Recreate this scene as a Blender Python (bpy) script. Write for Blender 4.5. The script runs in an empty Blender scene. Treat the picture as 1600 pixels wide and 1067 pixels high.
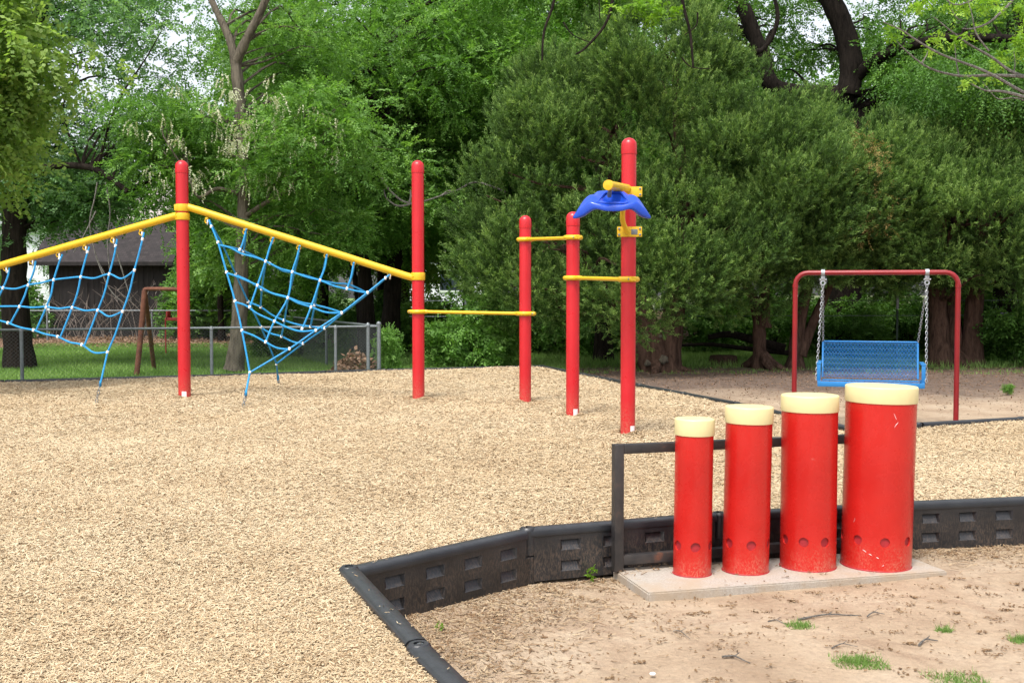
import bpy, bmesh, math, random
import numpy as np
from mathutils import Vector, Matrix
from mathutils.geometry import delaunay_2d_cdt

SC = bpy.context.scene
COL = SC.collection
R = math.radians

# ------------------------------------------------------------------ camera
F = 1722.0                      # focal length in photo pixels (1600 wide)
CAMH = 1.62
PITCH = math.atan((533.5 - 460.0) / F)
cam_d = bpy.data.cameras.new('camera')
cam = bpy.data.objects.new('camera', cam_d); COL.objects.link(cam)
cam.location = (0, 0, CAMH)
cam.rotation_euler = (R(90) - PITCH, 0, 0)
cam_d.sensor_width = 36.0
cam_d.lens = 36.0 * F / 1600.0
cam_d.clip_start = 0.1; cam_d.clip_end = 2000
SC.camera = cam

# ------------------------------------------------------------------ sky, sun, exposure
SUN_EL, SUN_AZ = R(62), R(205)      # azimuth measured clockwise from +Y: behind the camera, a little left
w = bpy.data.worlds.new('World'); SC.world = w; w.use_nodes = True
nt = w.node_tree; nt.nodes.clear()
sky = nt.nodes.new('ShaderNodeTexSky'); sky.sky_type = 'NISHITA'; sky.sun_disc = False
sky.sun_elevation = SUN_EL; sky.sun_rotation = SUN_AZ
sky.air_density = 1.0; sky.dust_density = 4.0; sky.ozone_density = 1.0
hsv = nt.nodes.new('ShaderNodeHueSaturation'); hsv.inputs['Saturation'].default_value = 0.32
bg = nt.nodes.new('ShaderNodeBackground'); bg.inputs['Strength'].default_value = 0.15
wo = nt.nodes.new('ShaderNodeOutputWorld')
nt.links.new(sky.outputs[0], hsv.inputs['Color']); nt.links.new(hsv.outputs[0], bg.inputs[0]); nt.links.new(bg.outputs[0], wo.inputs[0])
sl = bpy.data.lights.new('sun', 'SUN'); sl.energy = 1.5; sl.angle = R(10); sl.color = (1.0, 0.96, 0.88)
so = bpy.data.objects.new('sun', sl); COL.objects.link(so)
sdir = Vector((math.sin(SUN_AZ) * math.cos(SUN_EL), math.cos(SUN_AZ) * math.cos(SUN_EL), math.sin(SUN_EL)))
so.rotation_euler = sdir.to_track_quat('Z', 'Y').to_euler(); so.location = sdir * 50
SC.view_settings.view_transform = 'Standard'; SC.view_settings.look = 'None'
SC.view_settings.gamma = 1.0; SC.view_settings.exposure = 1.10
SC.render.engine = 'CYCLES'
SC.cycles.max_bounces = 8; SC.cycles.transparent_max_bounces = 8

# ------------------------------------------------------------------ photo geometry helpers
def ray(px, py):
    f = Vector((0, math.cos(PITCH), -math.sin(PITCH))); u = Vector((0, math.sin(PITCH), math.cos(PITCH)))
    return f + Vector((1, 0, 0)) * ((px - 800) / F) + u * ((533.5 - py) / F)
def W(px, py, D):
    d = ray(px, py); return Vector((0, 0, CAMH)) + d * (D / d.y)
def G(px, py, z=0.0):
    d = ray(px, py); return Vector((0, 0, CAMH)) + d * ((z - CAMH) / d.z)
def onplane(px, py, p0, n):
    d = ray(px, py); o = Vector((0, 0, CAMH)); return o + d * ((p0 - o).dot(n) / d.dot(n))

# ------------------------------------------------------------------ materials
def newmat(name):
    m = bpy.data.materials.new(name); m.use_nodes = True
    t = m.node_tree; return m, t, t.nodes['Principled BSDF']
def N(t, kind, **kw):
    n = t.nodes.new(kind)
    for k, v in kw.items():
        if k in n.inputs: n.inputs[k].default_value = v
        else: setattr(n, k, v)
    return n
def noise(t, scale, detail=4, rough=.6, vec=None, dist=0.0):
    n = N(t, 'ShaderNodeTexNoise'); n.inputs['Scale'].default_value = scale; n.inputs['Detail'].default_value = detail
    n.inputs['Roughness'].default_value = rough; n.inputs['Distortion'].default_value = dist
    if vec: t.links.new(vec, n.inputs['Vector'])
    return n.outputs['Fac']
def ramp(t, fac, stops):
    r = N(t, 'ShaderNodeValToRGB'); e = r.color_ramp.elements
    while len(e) < len(stops): e.new(0.5)
    for i, (p, c) in enumerate(stops):
        e[i].position = p; e[i].color = (c[0], c[1], c[2], 1) if not isinstance(c, (int, float)) else (c, c, c, 1)
    t.links.new(fac, r.inputs[0]); return r.outputs[0]
def mix(t, fac, a, b, mode='MIX'):
    m = N(t, 'ShaderNodeMix', data_type='RGBA', blend_type=mode)
    for i, v in ((0, fac), (6, a), (7, b)):
        if isinstance(v, (int, float)): m.inputs[i].default_value = v
        elif isinstance(v, tuple): m.inputs[i].default_value = (*v[:3], 1)
        else: t.links.new(v, m.inputs[i])
    return m.outputs[2]
def mth(t, op, a, b=0.0, clamp=False):
    m = N(t, 'ShaderNodeMath', operation=op, use_clamp=clamp)
    for i, v in ((0, a), (1, b)):
        if isinstance(v, (int, float)): m.inputs[i].default_value = v
        else: t.links.new(v, m.inputs[i])
    return m.outputs[0]
def pos(t):
    g = N(t, 'ShaderNodeNewGeometry'); return g.outputs['Position']
def ocoord(t, scale=(1, 1, 1)):
    c = N(t, 'ShaderNodeTexCoord'); m = N(t, 'ShaderNodeMapping'); m.inputs['Scale'].default_value = scale
    t.links.new(c.outputs['Object'], m.inputs[0]); return m.outputs[0]
def sepz(t, v):
    s = N(t, 'ShaderNodeSeparateXYZ'); t.links.new(v, s.inputs[0]); return s.outputs
def bump(t, p, h, strength=.3, dist=.01):
    b = N(t, 'ShaderNodeBump'); b.inputs['Strength'].default_value = strength; b.inputs['Distance'].default_value = dist
    t.links.new(h, b.inputs['Height']); t.links.new(b.outputs[0], p.inputs['Normal'])

def paint(name, col, rough=.4, var=.12, metallic=0.0, sc=3.0, spec=.5):
    m, t, p = newmat(name)
    c = tuple(col)
    o = ocoord(t)
    f = noise(t, sc, 5, .6, o)
    cc = ramp(t, f, [(.3, tuple(x * (1 - var) for x in c)), (.7, tuple(min(1, x * (1 + var)) for x in c))])
    t.links.new(cc, p.inputs['Base Color'])
    r2 = ramp(t, noise(t, 14, 4, .6, o), [(.3, rough * .8), (.7, min(1, rough * 1.3))])
    t.links.new(r2, p.inputs['Roughness']); p.inputs['Metallic'].default_value = metallic
    p.inputs['Specular IOR Level'].default_value = spec
    return m
M = {}
def post_red():
    m, t, p = newmat('post_red'); P = pos(t); z = sepz(t, P)[2]
    c = ramp(t, noise(t, 1.8, 4, .6, P), [(.3, (.46, .009, .016)), (.7, (.53, .013, .022))])
    sc = ramp(t, noise(t, 6, 8, .75, P, 1.0), [(.66, 0.0), (.74, .35)]); c = mix(t, sc, c, (.58, .12, .12))
    dz = mth(t, 'MULTIPLY', mth(t, 'SUBTRACT', .62, z), 2.6, True)
    k = mth(t, 'MULTIPLY', dz, ramp(t, noise(t, 70, 4, .75, P), [(.45, 0.0), (.62, .55)])); c = mix(t, k, c, (.42, .27, .17))
    t.links.new(c, p.inputs['Base Color']); t.links.new(ramp(t, noise(t, 8, 4, .6, P), [(.3, .25), (.7, .42)]), p.inputs['Roughness'])
    return m
M['post_red'] = post_red()
M['yellow'] = paint('yellow_coat', (.66, .41, .012), .38, .05)
M['rope_blue'] = paint('rope_blue', (.010, .23, .50), .6, .2, sc=30)
M['blue_plastic'] = paint('blue_plastic', (.010, .060, .45), .22, .05)
M['bench_blue'] = paint('bench_blue', (.015, .17, .44), .4, .08)
M['dark_red'] = paint('dark_red', (.22, .007, .010), .35, .12)
M['cap_cream'] = paint('cap_cream', (.62, .53, .275), .45, .05, sc=8)
M['galv'] = paint('galvanised', (.18, .20, .21), .5, .2, .4, sc=20)
M['chain_steel'] = paint('chain_steel', (.36, .38, .40), .4, .2, .5, sc=20)
M['galv_dull'] = paint('galvanised_dull', (.20, .22, .24), .55, .2, .4, sc=12)
M['white'] = paint('white_plastic', (.78, .80, .80), .5, .08)
M['sticker'] = paint('sticker', (.80, .72, .74), .5, .1, sc=60)
M['hole_red'] = paint('hole_red', (.30, .012, .018), .6, .25, sc=20)
M['tpost'] = paint('fence_post_green', (.012, .03, .018), .7, .2)
M['chain_wire'] = paint('chain_wire', (.10, .11, .115), .6, .2, .3)
M['house_wall'] = paint('house_wall', (.72, .74, .78), .8, .06, sc=1)
M['house_roof'] = paint('house_roof', (.34, .30, .28), .9, .2, sc=3)
M['glass_dark'] = paint('window_glass', (.03, .04, .05), .1, .1)
M['deadwood'] = paint('dead_wood', (.17, .14, .12), .9, .3, sc=12)
M['redtoy'] = paint('faded_red', (.35, .03, .03), .6, .2)

def drum_red():
    m, t, p = newmat('drum_red')
    o = ocoord(t); z = sepz(t, o)[2]
    c = ramp(t, noise(t, 2.5, 5, .6, o), [(.3, (.40, .010, .008)), (.7, (.49, .016, .012))])
    # pale scuffs: thin scratches
    mp = ocoord(t, (5, 5, 22))
    sc = ramp(t, noise(t, 3.2, 8, .7, mp, 1.2), [(.66, 0.0), (.74, .5)])
    c = mix(t, sc, c, (.60, .16, .13))
    # dried sand splashed round the foot
    dz = mth(t, 'SUBTRACT', 1.0, mth(t, 'MULTIPLY', z, 5.0), True)
    sp = ramp(t, noise(t, 130, 4, .8, ocoord(t, (1, 1, .6))), [(.48, 0.0), (.60, 1.0)])
    big = ramp(t, noise(t, 5, 3, .5, o), [(.35, .1), (.7, 1.0)])
    k = mth(t, 'MULTIPLY', mth(t, 'MULTIPLY', dz, sp), big)
    c = mix(t, mth(t, 'MULTIPLY', k, .6), c, (.50, .32, .21))
    t.links.new(c, p.inputs['Base Color'])
    t.links.new(ramp(t, noise(t, 9, 4, .6, o), [(.3, .20), (.7, .34)]), p.inputs['Roughness'])
    return m
M['drum_red'] = drum_red()

def border_mat():
    m, t, p = newmat('border_plastic')
    o = ocoord(t); z = sepz(t, o)[2]
    # position is world space: local object origins differ, so use world noise
    P = pos(t)
    c = ramp(t, noise(t, 6, 4, .6, P), [(.3, (.007, .008, .010)), (.7, (.017, .018, .021))])
    # splashed earth: fine, vertically streaked speckle on the sides, below the top lip
    mp = N(t, 'ShaderNodeMapping'); mp.inputs['Scale'].default_value = (1, 1, .35); t.links.new(P, mp.inputs[0])
    sp = ramp(t, noise(t, 110, 5, .8, mp.outputs[0]), [(.47, 0.0), (.58, 1.0)])
    zz = sepz(t, P)[2]
    low = mth(t, 'MULTIPLY', mth(t, 'SUBTRACT', .262, zz), 8.0, True)
    pat = ramp(t, noise(t, 3.0, 3, .5, P), [(.3, .25), (.65, 1.0)])
    k = mth(t, 'MULTIPLY', mth(t, 'MULTIPLY', sp, low), pat)
    c = mix(t, mth(t, 'MULTIPLY', k, .55), c, (.15, .105, .075))
    # light dust, with blue-grey sky reflection painted in, on faces that look up
    g = N(t, 'ShaderNodeNewGeometry'); up = sepz(t, g.outputs['Normal'])[2]
    d = mth(t, 'MULTIPLY', mth(t, 'SUBTRACT', up, .35), 1.0, True)
    d = mth(t, 'MULTIPLY', d, ramp(t, noise(t, 25, 5, .7, P), [(.3, .25), (.7, .75)]))
    c = mix(t, mth(t, 'MULTIPLY', d, .5), c, (.13, .135, .145))
    t.links.new(c, p.inputs['Base Color']); p.inputs['Roughness'].default_value = .36
    bump(t, p, noise(t, 120, 3, .6, P), .25, .004)
    return m
M['border'] = border_mat()

def steel_rack():
    m, t, p = newmat('rack_steel')
    P = ocoord(t)
    c = ramp(t, noise(t, 7, 6, .65, P), [(.38, (.016, .015, .016)), (.58, (.035, .030, .028)), (.74, (.14, .055, .030))])
    t.links.new(c, p.inputs['Base Color']); p.inputs['Roughness'].default_value = .5
    return m
M['rack'] = steel_rack()
def rusty():
    m, t, p = newmat('rusty_pipe')
    c = ramp(t, noise(t, 9, 6, .65, ocoord(t)), [(.3, (.07, .022, .014)), (.7, (.20, .075, .04))])
    t.links.new(c, p.inputs['Base Color']); p.inputs['Roughness'].default_value = .85
    return m
M['rust'] = rusty()

def bark(name, a, b, sc=1.0):
    m, t, p = newmat(name)
    P = pos(t); mp = N(t, 'ShaderNodeMapping'); mp.inputs['Scale'].default_value = (1, 1, .18); t.links.new(P, mp.inputs[0])
    f = noise(t, 14 * sc, 6, .7, mp.outputs[0], .6)
    t.links.new(ramp(t, f, [(.35, a), (.62, b)]), p.inputs['Base Color']); p.inputs['Roughness'].default_value = .95; p.inputs['Specular IOR Level'].default_value = .1
    bump(t, p, f, .9, .05); return m
M['bark_dark'] = bark('bark_dark', (.009, .007, .006), (.030, .023, .019))
M['bark_black'] = bark('bark_black', (.006, .005, .004), (.022, .017, .014))
M['bark_grey'] = bark('bark_grey', (.055, .047, .037), (.15, .13, .10))
M['bark_juniper'] = bark('bark_juniper', (.030, .018, .013), (.11, .065, .048))
M['twig_bark'] = bark('twig_bark', (.10, .092, .085), (.24, .225, .205), 3)

def leafmat(name, dark, mid, light, trans=.35, rough=.55):
    m, t, p = newmat(name)
    a = N(t, 'ShaderNodeAttribute', attribute_name='tint')
    c = ramp(t, a.outputs['Fac'], [(0.0, dark), (.5, mid), (1.0, light)])
    t.links.new(c, p.inputs['Base Color']); p.inputs['Roughness'].default_value = rough
    p.inputs['Specular IOR Level'].default_value = .3
    tr = N(t, 'ShaderNodeBsdfTranslucent'); mx = N(t, 'ShaderNodeMixShader')
    cc = mix(t, 1.0, c, (1.15, 1.25, .55), 'MULTIPLY'); t.links.new(cc, tr.inputs[0])
    mx.inputs[0].default_value = trans
    t.links.new(p.outputs[0], mx.inputs[1]); t.links.new(tr.outputs[0], mx.inputs[2])
    t.links.new(mx.outputs[0], t.nodes['Material Output'].inputs[0]); return m
M['leaf_maple'] = leafmat('leaf_maple', (.09, .17, .03), (.20, .33, .070), (.34, .47, .15), .5)
M['leaf_blue'] = leafmat('leaf_bluegreen', (.055, .13, .048), (.15, .29, .115), (.28, .44, .21), .45)
M['leaf_locust'] = leafmat('leaf_locust', (.05, .125, .020), (.13, .275, .050), (.25, .43, .11), .45)
M['leaf_fresh'] = leafmat('leaf_fresh', (.09, .20, .015), (.19, .36, .030), (.30, .46, .07), .45)
M['leaf_brush'] = leafmat('leaf_brush', (.035, .085, .016), (.080, .19, .032), (.17, .32, .065), .4)
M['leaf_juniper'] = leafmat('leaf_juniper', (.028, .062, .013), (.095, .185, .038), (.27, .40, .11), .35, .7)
M['leaf_blossom'] = leafmat('blossom', (.30, .33, .20), (.48, .50, .34), (.65, .65, .50), .3)
M['leaf_grass'] = leafmat('grass_blade', (.08, .15, .03), (.17, .30, .07), (.27, .39, .12), .35)
M['leaf_litter'] = leafmat('dead_leaf', (.08, .045, .026), (.19, .115, .07), (.34, .24, .17), .1, .9)
M['dead_spray'] = leafmat('dead_spray', (.10, .07, .022), (.24, .17, .055), (.36, .28, .10), .2, .8)
M['chip'] = leafmat('wood_chip', (.15, .075, .032), (.40, .292, .170), (.58, .485, .335), .0, .8)
M['crumb'] = leafmat('litter_crumb', (.10, .052, .024), (.22, .14, .075), (.40, .31, .20), .0, .9)

def mulch_mat():
    m, t, p = newmat('mulch_bed')
    P = pos(t); mp = N(t, 'ShaderNodeMapping'); mp.inputs['Scale'].default_value = (1, 1.6, 1); t.links.new(P, mp.inputs[0])
    f = noise(t, 38, 6, .75, mp.outputs[0], .8)
    c = ramp(t, f, [(.30, (.16, .10, .06)), (.46, (.34, .25, .147)), (.62, (.46, .37, .245))])
    big = ramp(t, noise(t, .7, 4, .6, P), [(.3, .88), (.7, 1.0)])
    c = mix(t, 1.0, c, big, 'MULTIPLY')
    t.links.new(c, p.inputs['Base Color']); p.inputs['Roughness'].default_value = .9
    bump(t, p, f, .8, .03); return m
M['mulch'] = mulch_mat()

def slab_mat():
    m, t, p = newmat('slab_concrete')
    P = pos(t)
    c = ramp(t, noise(t, 90, 4, .7, P), [(.3, (.27, .235, .20)), (.7, (.42, .38, .33))])
    s = ramp(t, noise(t, 3.5, 5, .65, P), [(.42, 0.0), (.62, .75)])
    c = mix(t, s, c, (.34, .26, .18))
    t.links.new(c, p.inputs['Base Color']); p.inputs['Roughness'].default_value = .95
    bump(t, p, noise(t, 60, 4, .7, P), .5, .006); return m
M['slab'] = slab_mat()

def ground_mat():
    m, t, p = newmat('ground_soil')
    P = pos(t); s = sepz(t, P); X, Y = s[0], s[1]
    n1 = noise(t, 1.6, 6, .62, P); n2 = noise(t, 30, 5, .7, P); n3 = noise(t, .35, 4, .6, P)
    sand = ramp(t, n1, [(.30, (.265, .185, .118)), (.50, (.36, .268, .180)), (.72, (.42, .332, .238))])
    sand = mix(t, .55, sand, ramp(t, n2, [(.25, .55), (.6, 1.0)]), 'MULTIPLY')
    st = ramp(t, noise(t, 2.2, 8, .75, P, .8), [(.50, 0.0), (.66, .65)])
    sand = mix(t, st, sand, (.22, .140, .088))
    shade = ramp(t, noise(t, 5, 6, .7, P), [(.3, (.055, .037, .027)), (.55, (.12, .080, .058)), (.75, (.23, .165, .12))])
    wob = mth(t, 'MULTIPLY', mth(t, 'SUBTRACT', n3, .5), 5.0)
    # brown needle litter, darkened with painted tree shade, from y ~ 17.5 m on, below the junipers
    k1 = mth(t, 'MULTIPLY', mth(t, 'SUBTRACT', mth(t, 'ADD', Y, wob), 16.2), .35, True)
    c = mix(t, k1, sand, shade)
    grass = ramp(t, noise(t, 7, 6, .7, P), [(.3, (.06, .12, .025)), (.6, (.13, .22, .055)), (.8, (.20, .22, .09))])
    # meadow: left of the mulch corner, beyond y 16, and again behind the trees
    kx = mth(t, 'MULTIPLY', mth(t, 'SUBTRACT', mth(t, 'ADD', .8, mth(t, 'MULTIPLY', wob, .3)), X), 1.2, True)
    ky = mth(t, 'MULTIPLY', mth(t, 'SUBTRACT', Y, 14.0), 2.0, True)
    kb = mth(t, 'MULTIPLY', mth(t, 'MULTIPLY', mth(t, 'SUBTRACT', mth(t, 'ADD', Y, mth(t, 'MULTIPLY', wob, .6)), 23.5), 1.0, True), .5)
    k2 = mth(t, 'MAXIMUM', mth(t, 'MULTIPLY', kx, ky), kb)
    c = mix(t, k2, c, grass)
    lit = ramp(t, noise(t, 8, 5, .7, P), [(.3, (.13, .075, .045)), (.6, (.30, .19, .125)), (.8, (.42, .29, .21))])
    kl = mth(t, 'MULTIPLY', mth(t, 'SUBTRACT', mth(t, 'ADD', Y, mth(t, 'MULTIPLY', wob, .5)), 33.0), .7, True)
    k4 = mth(t, 'MULTIPLY', mth(t, 'SUBTRACT', 48.0, Y), .3, True)
    c = mix(t, mth(t, 'MULTIPLY', kl, k4), c, lit)
    t.links.new(c, p.inputs['Base Color']); p.inputs['Roughness'].default_value = .95
    bump(t, p, mth(t, 'ADD', noise(t, 9, 6, .7, P), mth(t, 'MULTIPLY', n2, .3)), .7, .04)
    return m
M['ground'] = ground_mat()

def shingle():
    m, t, p = newmat('shed_shingles')
    b = N(t, 'ShaderNodeTexBrick'); b.inputs['Scale'].default_value = 3.0
    b.inputs['Color1'].default_value = (.034, .027, .028, 1); b.inputs['Color2'].default_value = (.016, .013, .014, 1)
    b.inputs['Mortar'].default_value = (.014, .011, .011, 1); b.inputs['Row Height'].default_value = .5; b.inputs['Mortar Size'].default_value = .03
    mp = ocoord(t, (1, 1, 2)); s = N(t, 'ShaderNodeSeparateXYZ'); t.links.new(mp, s.inputs[0])
    cb = N(t, 'ShaderNodeCombineXYZ'); t.links.new(s.outputs[0], cb.inputs[0]); t.links.new(s.outputs[2], cb.inputs[1])
    t.links.new(cb.outputs[0], b.inputs['Vector']); t.links.new(b.outputs[0], p.inputs['Base Color']); p.inputs['Roughness'].default_value = .95
    return m
M['shingle'] = shingle()
def planks():
    m, t, p = newmat('shed_planks')
    f = noise(t, 10, 5, .6, ocoord(t, (1, 1, .12)))
    t.links.new(ramp(t, f, [(.3, (.007, .006, .006)), (.7, (.020, .016, .015))]), p.inputs['Base Color']); p.inputs['Roughness'].default_value = .95
    return m
M['planks'] = planks()

# ------------------------------------------------------------------ mesh helpers
def rootloc(o):
    v = Vector((0, 0, 0))
    while o is not None:
        v += o.location; o = o.parent
    return v
def fast_mesh(name, V, loops, starts, mat=None, tint=None, smooth=False):
    me = bpy.data.meshes.new(name)
    V = np.asarray(V, np.float32); loops = np.asarray(loops, np.int32); starts = np.asarray(starts, np.int32)
    me.vertices.add(len(V)); me.vertices.foreach_set('co', V.ravel())
    me.loops.add(len(loops)); me.loops.foreach_set('vertex_index', loops)
    me.polygons.add(len(starts)); me.polygons.foreach_set('loop_start', starts)
    if tint is not None:
        a = me.attributes.new('tint', 'FLOAT', 'FACE'); a.data.foreach_set('value', np.asarray(tint, np.float32))
    me.update(calc_edges=True)
    if smooth: me.shade_smooth()
    if mat: me.materials.append(mat)
    return me
def link(name, me, parent=None, loc=None):
    o = bpy.data.objects.new(name, me); COL.objects.link(o)
    if parent is not None: o.parent = parent
    if loc is not None: o.location = loc
    return o
def tag(o, label=None, cat=None, group=None, kind=None):
    if label: o['label'] = label
    if cat: o['category'] = cat
    if group: o['group'] = group
    if kind: o['kind'] = kind
    return o
def thing(name, label, cat, loc=(0, 0, 0), group=None, rz=0.0):
    o = bpy.data.objects.new(name, None); COL.objects.link(o); o.location = loc; o.rotation_euler.z = rz
    o.empty_display_size = .1
    return tag(o, label, cat, group)

class MB:
    """collects solids in world coordinates; build() links them as ONE mesh object"""
    def __init__(s): s.v = []; s.f = []
    def add(s, vs, fs):
        b = len(s.v); s.v += [tuple(v) for v in vs]; s.f += [tuple(i + b for i in f) for f in fs]; return s
    def box(s, c, size, rot=None, bev=0.0):
        bm = bmesh.new(); bmesh.ops.create_cube(bm, size=1.0)
        for v in bm.verts: v.co = Vector((v.co.x * size[0], v.co.y * size[1], v.co.z * size[2]))
        if bev: bmesh.ops.bevel(bm, geom=bm.edges[:], offset=bev, segments=2, affect='EDGES', profile=.6)
        mt = (rot.to_4x4() if rot is not None else Matrix())
        return s.bm(bm, Matrix.Translation(Vector(c)) @ mt)
    def bm(s, bm, mt=Matrix()):
        bm.verts.index_update(); s.add([mt @ v.co for v in bm.verts], [[v.index for v in f.verts] for f in bm.faces]); bm.free(); return s
    def tube(s, pts, r, k=10, caps=True, closed=False):
        pts = [Vector(p) for p in pts]; n = len(pts)
        rs = list(r) if hasattr(r, '__len__') else [r] * n
        t0 = (pts[1] - pts[0]).normalized()
        nrm = t0.orthogonal().normalized(); V = []; prev = t0
        for i, p in enumerate(pts):
            if closed: t = (pts[(i + 1) % n] - pts[i - 1])
            elif i == 0: t = pts[1] - pts[0]
            elif i == n - 1: t = pts[-1] - pts[-2]
            else: t = pts[i + 1] - pts[i - 1]
            t = t.normalized() if t.length > 1e-9 else prev
            nrm = (nrm - t * nrm.dot(t)); nrm = nrm.normalized() if nrm.length > 1e-6 else t.orthogonal().normalized()
            b = t.cross(nrm); prev = t
            for j in range(k):
                a = 2 * math.pi * j / k; V.append(p + (nrm * math.cos(a) + b * math.sin(a)) * rs[i])
        Fc = []
        for i in range(n if closed else n - 1):
            i2 = (i + 1) % n
            for j in range(k):
                j2 = (j + 1) % k; Fc.append((i * k + j, i * k + j2, i2 * k + j2, i2 * k + j))
        if caps and not closed:
            Fc.append(tuple(reversed(range(k)))); Fc.append(tuple((n - 1) * k + j for j in range(k)))
        return s.add(V, Fc)
    def lathe(s, prof, c=(0, 0, 0), k=32, axis=None):
        """prof: (radius, height) list, ends closed if radius 0 else capped"""
        c = Vector(c); q = Vector((0, 0, 1)).rotation_difference(Vector(axis)) if axis is not None else None
        V = []; Fc = []
        for (r, z) in prof:
            for j in range(k):
                a = 2 * math.pi * j / k; p = Vector((r * math.cos(a), r * math.sin(a), z))
                if q: p = q @ p
                V.append(c + p)
        for i in range(len(prof) - 1):
            for j in range(k):
                j2 = (j + 1) % k; Fc.append((i * k + j, i * k + j2, (i + 1) * k + j2, (i + 1) * k + j))
        Fc.append(tuple(reversed(range(k)))); Fc.append(tuple((len(prof) - 1) * k + j for j in range(k)))
        return s.add(V, Fc)
    def torus(s, c, Rr, r, axis=(0, 0, 1), n=14, k=6, stretch=(1, 1), rotq=None):
        q = rotq if rotq is not None else Vector((0, 0, 1)).rotation_difference(Vector(axis))
        pts = [Vector(c) + q @ Vector((math.cos(2 * math.pi * i / n) * Rr * stretch[0], math.sin(2 * math.pi * i / n) * Rr * stretch[1], 0)) for i in range(n)]
        return s.tube(pts, r, k, closed=True)
    def build(s, name, mat, parent=None, smooth=True, label=None, at=None, ang=40):
        off = rootloc(parent) if parent is not None else (Vector(at) if at is not None else Vector((0, 0, 0)))
        me = bpy.data.meshes.new(name); me.from_pydata([(v[0] - off.x, v[1] - off.y, v[2] - off.z) for v in s.v], [], s.f)
        me.validate(); me.update()
        if smooth:
            me.shade_smooth(); me.set_sharp_from_angle(angle=R(ang))
        me.materials.append(mat)
        o = link(name, me, parent, None if parent is not None else off)
        if label: o['label'] = label
        return o

def smooth_path(pts, n=4):
    """Catmull-Rom through the points"""
    P = [Vector(p) for p in pts]; out = []
    for i in range(len(P) - 1):
        p0 = P[max(i - 1, 0)]; p1 = P[i]; p2 = P[i + 1]; p3 = P[min(i + 2, len(P) - 1)]
        for j in range(n):
            t = j / n
            out.append(.5 * ((2 * p1) + (p2 - p0) * t + (2 * p0 - 5 * p1 + 4 * p2 - p3) * t * t + (3 * p1 - p0 - 3 * p2 + p3) * t ** 3))
    out.append(P[-1]); return out

# ------------------------------------------------------------------ foliage helpers (numpy)
def unit(a): return a / np.maximum(np.linalg.norm(a, axis=1, keepdims=True), 1e-9)
def leaf_quads(p, d, side, L, Wd, fold=0.0):
    """rhombus leaves: base p, axis d, width dir side"""
    L = L[:, None]; Wd = Wd[:, None]
    V = np.empty((len(p), 4, 3)); V[:, 0] = p; V[:, 2] = p + d * L
    mid = p + d * L * .45; V[:, 1] = mid + side * Wd; V[:, 3] = mid - side * Wd
    return V.reshape(-1, 3)
def quads_mesh(name, V, mat, tint, n=4):
    c = len(V) // n
    return fast_mesh(name, V, np.arange(c * n), np.arange(c) * n, mat, tint)
def spray_cloud(rng, C, Rd, n_spray, n_leaf, L, Wd, slen, droop=.3, flat=.6, ctint=None, outward=1.0, spread=.9, up=.6):
    m = len(C); idx = rng.integers(0, m, n_spray)
    d = unit(rng.normal(size=(n_spray, 3)))
    rr = rng.random(n_spray) ** .5
    o = C[idx] + d * (Rd[idx] * rr)[:, None] * np.array([1, 1, flat])
    sd = unit(d * outward + rng.normal(size=(n_spray, 3)) * .5 + np.array([0, 0, -droop]))
    t = np.tile(np.linspace(.05, 1, n_leaf), n_spray)
    O = np.repeat(o, n_leaf, 0); SD = np.repeat(sd, n_leaf, 0)
    P = O + SD * (t * slen * rng.uniform(.8, 1.2, n_spray).repeat(n_leaf))[:, None] + np.array([0, 0, -1]) * (t ** 2 * slen * droop * .5)[:, None]
    upv = unit(np.array([0, 0, 1.0]) * up + rng.normal(size=(n_spray, 3)) * .35).repeat(n_leaf, 0)
    sidev = unit(np.cross(SD, upv)); sgn = np.tile(np.where(np.arange(n_leaf) % 2 == 0, 1.0, -1.0), n_spray)[:, None]
    ax = unit(SD * .55 + sidev * sgn * spread + rng.normal(size=P.shape) * .22 + np.array([0, 0, -droop * .4]))
    wd = unit(np.cross(ax, unit(upv + rng.normal(size=P.shape) * .35)))
    k = len(P); LL = L * rng.uniform(.7, 1.25, k); WW = Wd * rng.uniform(.75, 1.2, k)
    V = leaf_quads(P, ax, wd, LL, WW)
    ct = ctint if ctint is not None else rng.uniform(.25, .75, m)
    T = np.clip(np.repeat(ct[idx] + rng.normal(0, .10, n_spray), n_leaf) + rng.normal(0, .10, k), 0, 1)
    return V, T
def clumps_in(rng, c, r, n, rmin=.45, rmax=.9, shell=.55, zmin=None, lump=.18):
    """clump centres spread through an uneven ellipsoid, more of them towards the outside"""
    d = unit(rng.normal(size=(n, 3)))
    rr = shell + (1 - shell) * rng.random(n) ** .7
    wob = 1 + lump * np.sin(d[:, 0] * 5.1 + c[0]) * np.cos(d[:, 2] * 4.3 + c[1]) + rng.normal(0, lump * .5, n)
    P = np.array(c) + d * (rr * wob)[:, None] * np.array(r)
    if zmin is not None: P = P[P[:, 2] > zmin]
    return P, rng.uniform(rmin, rmax, len(P))

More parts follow.
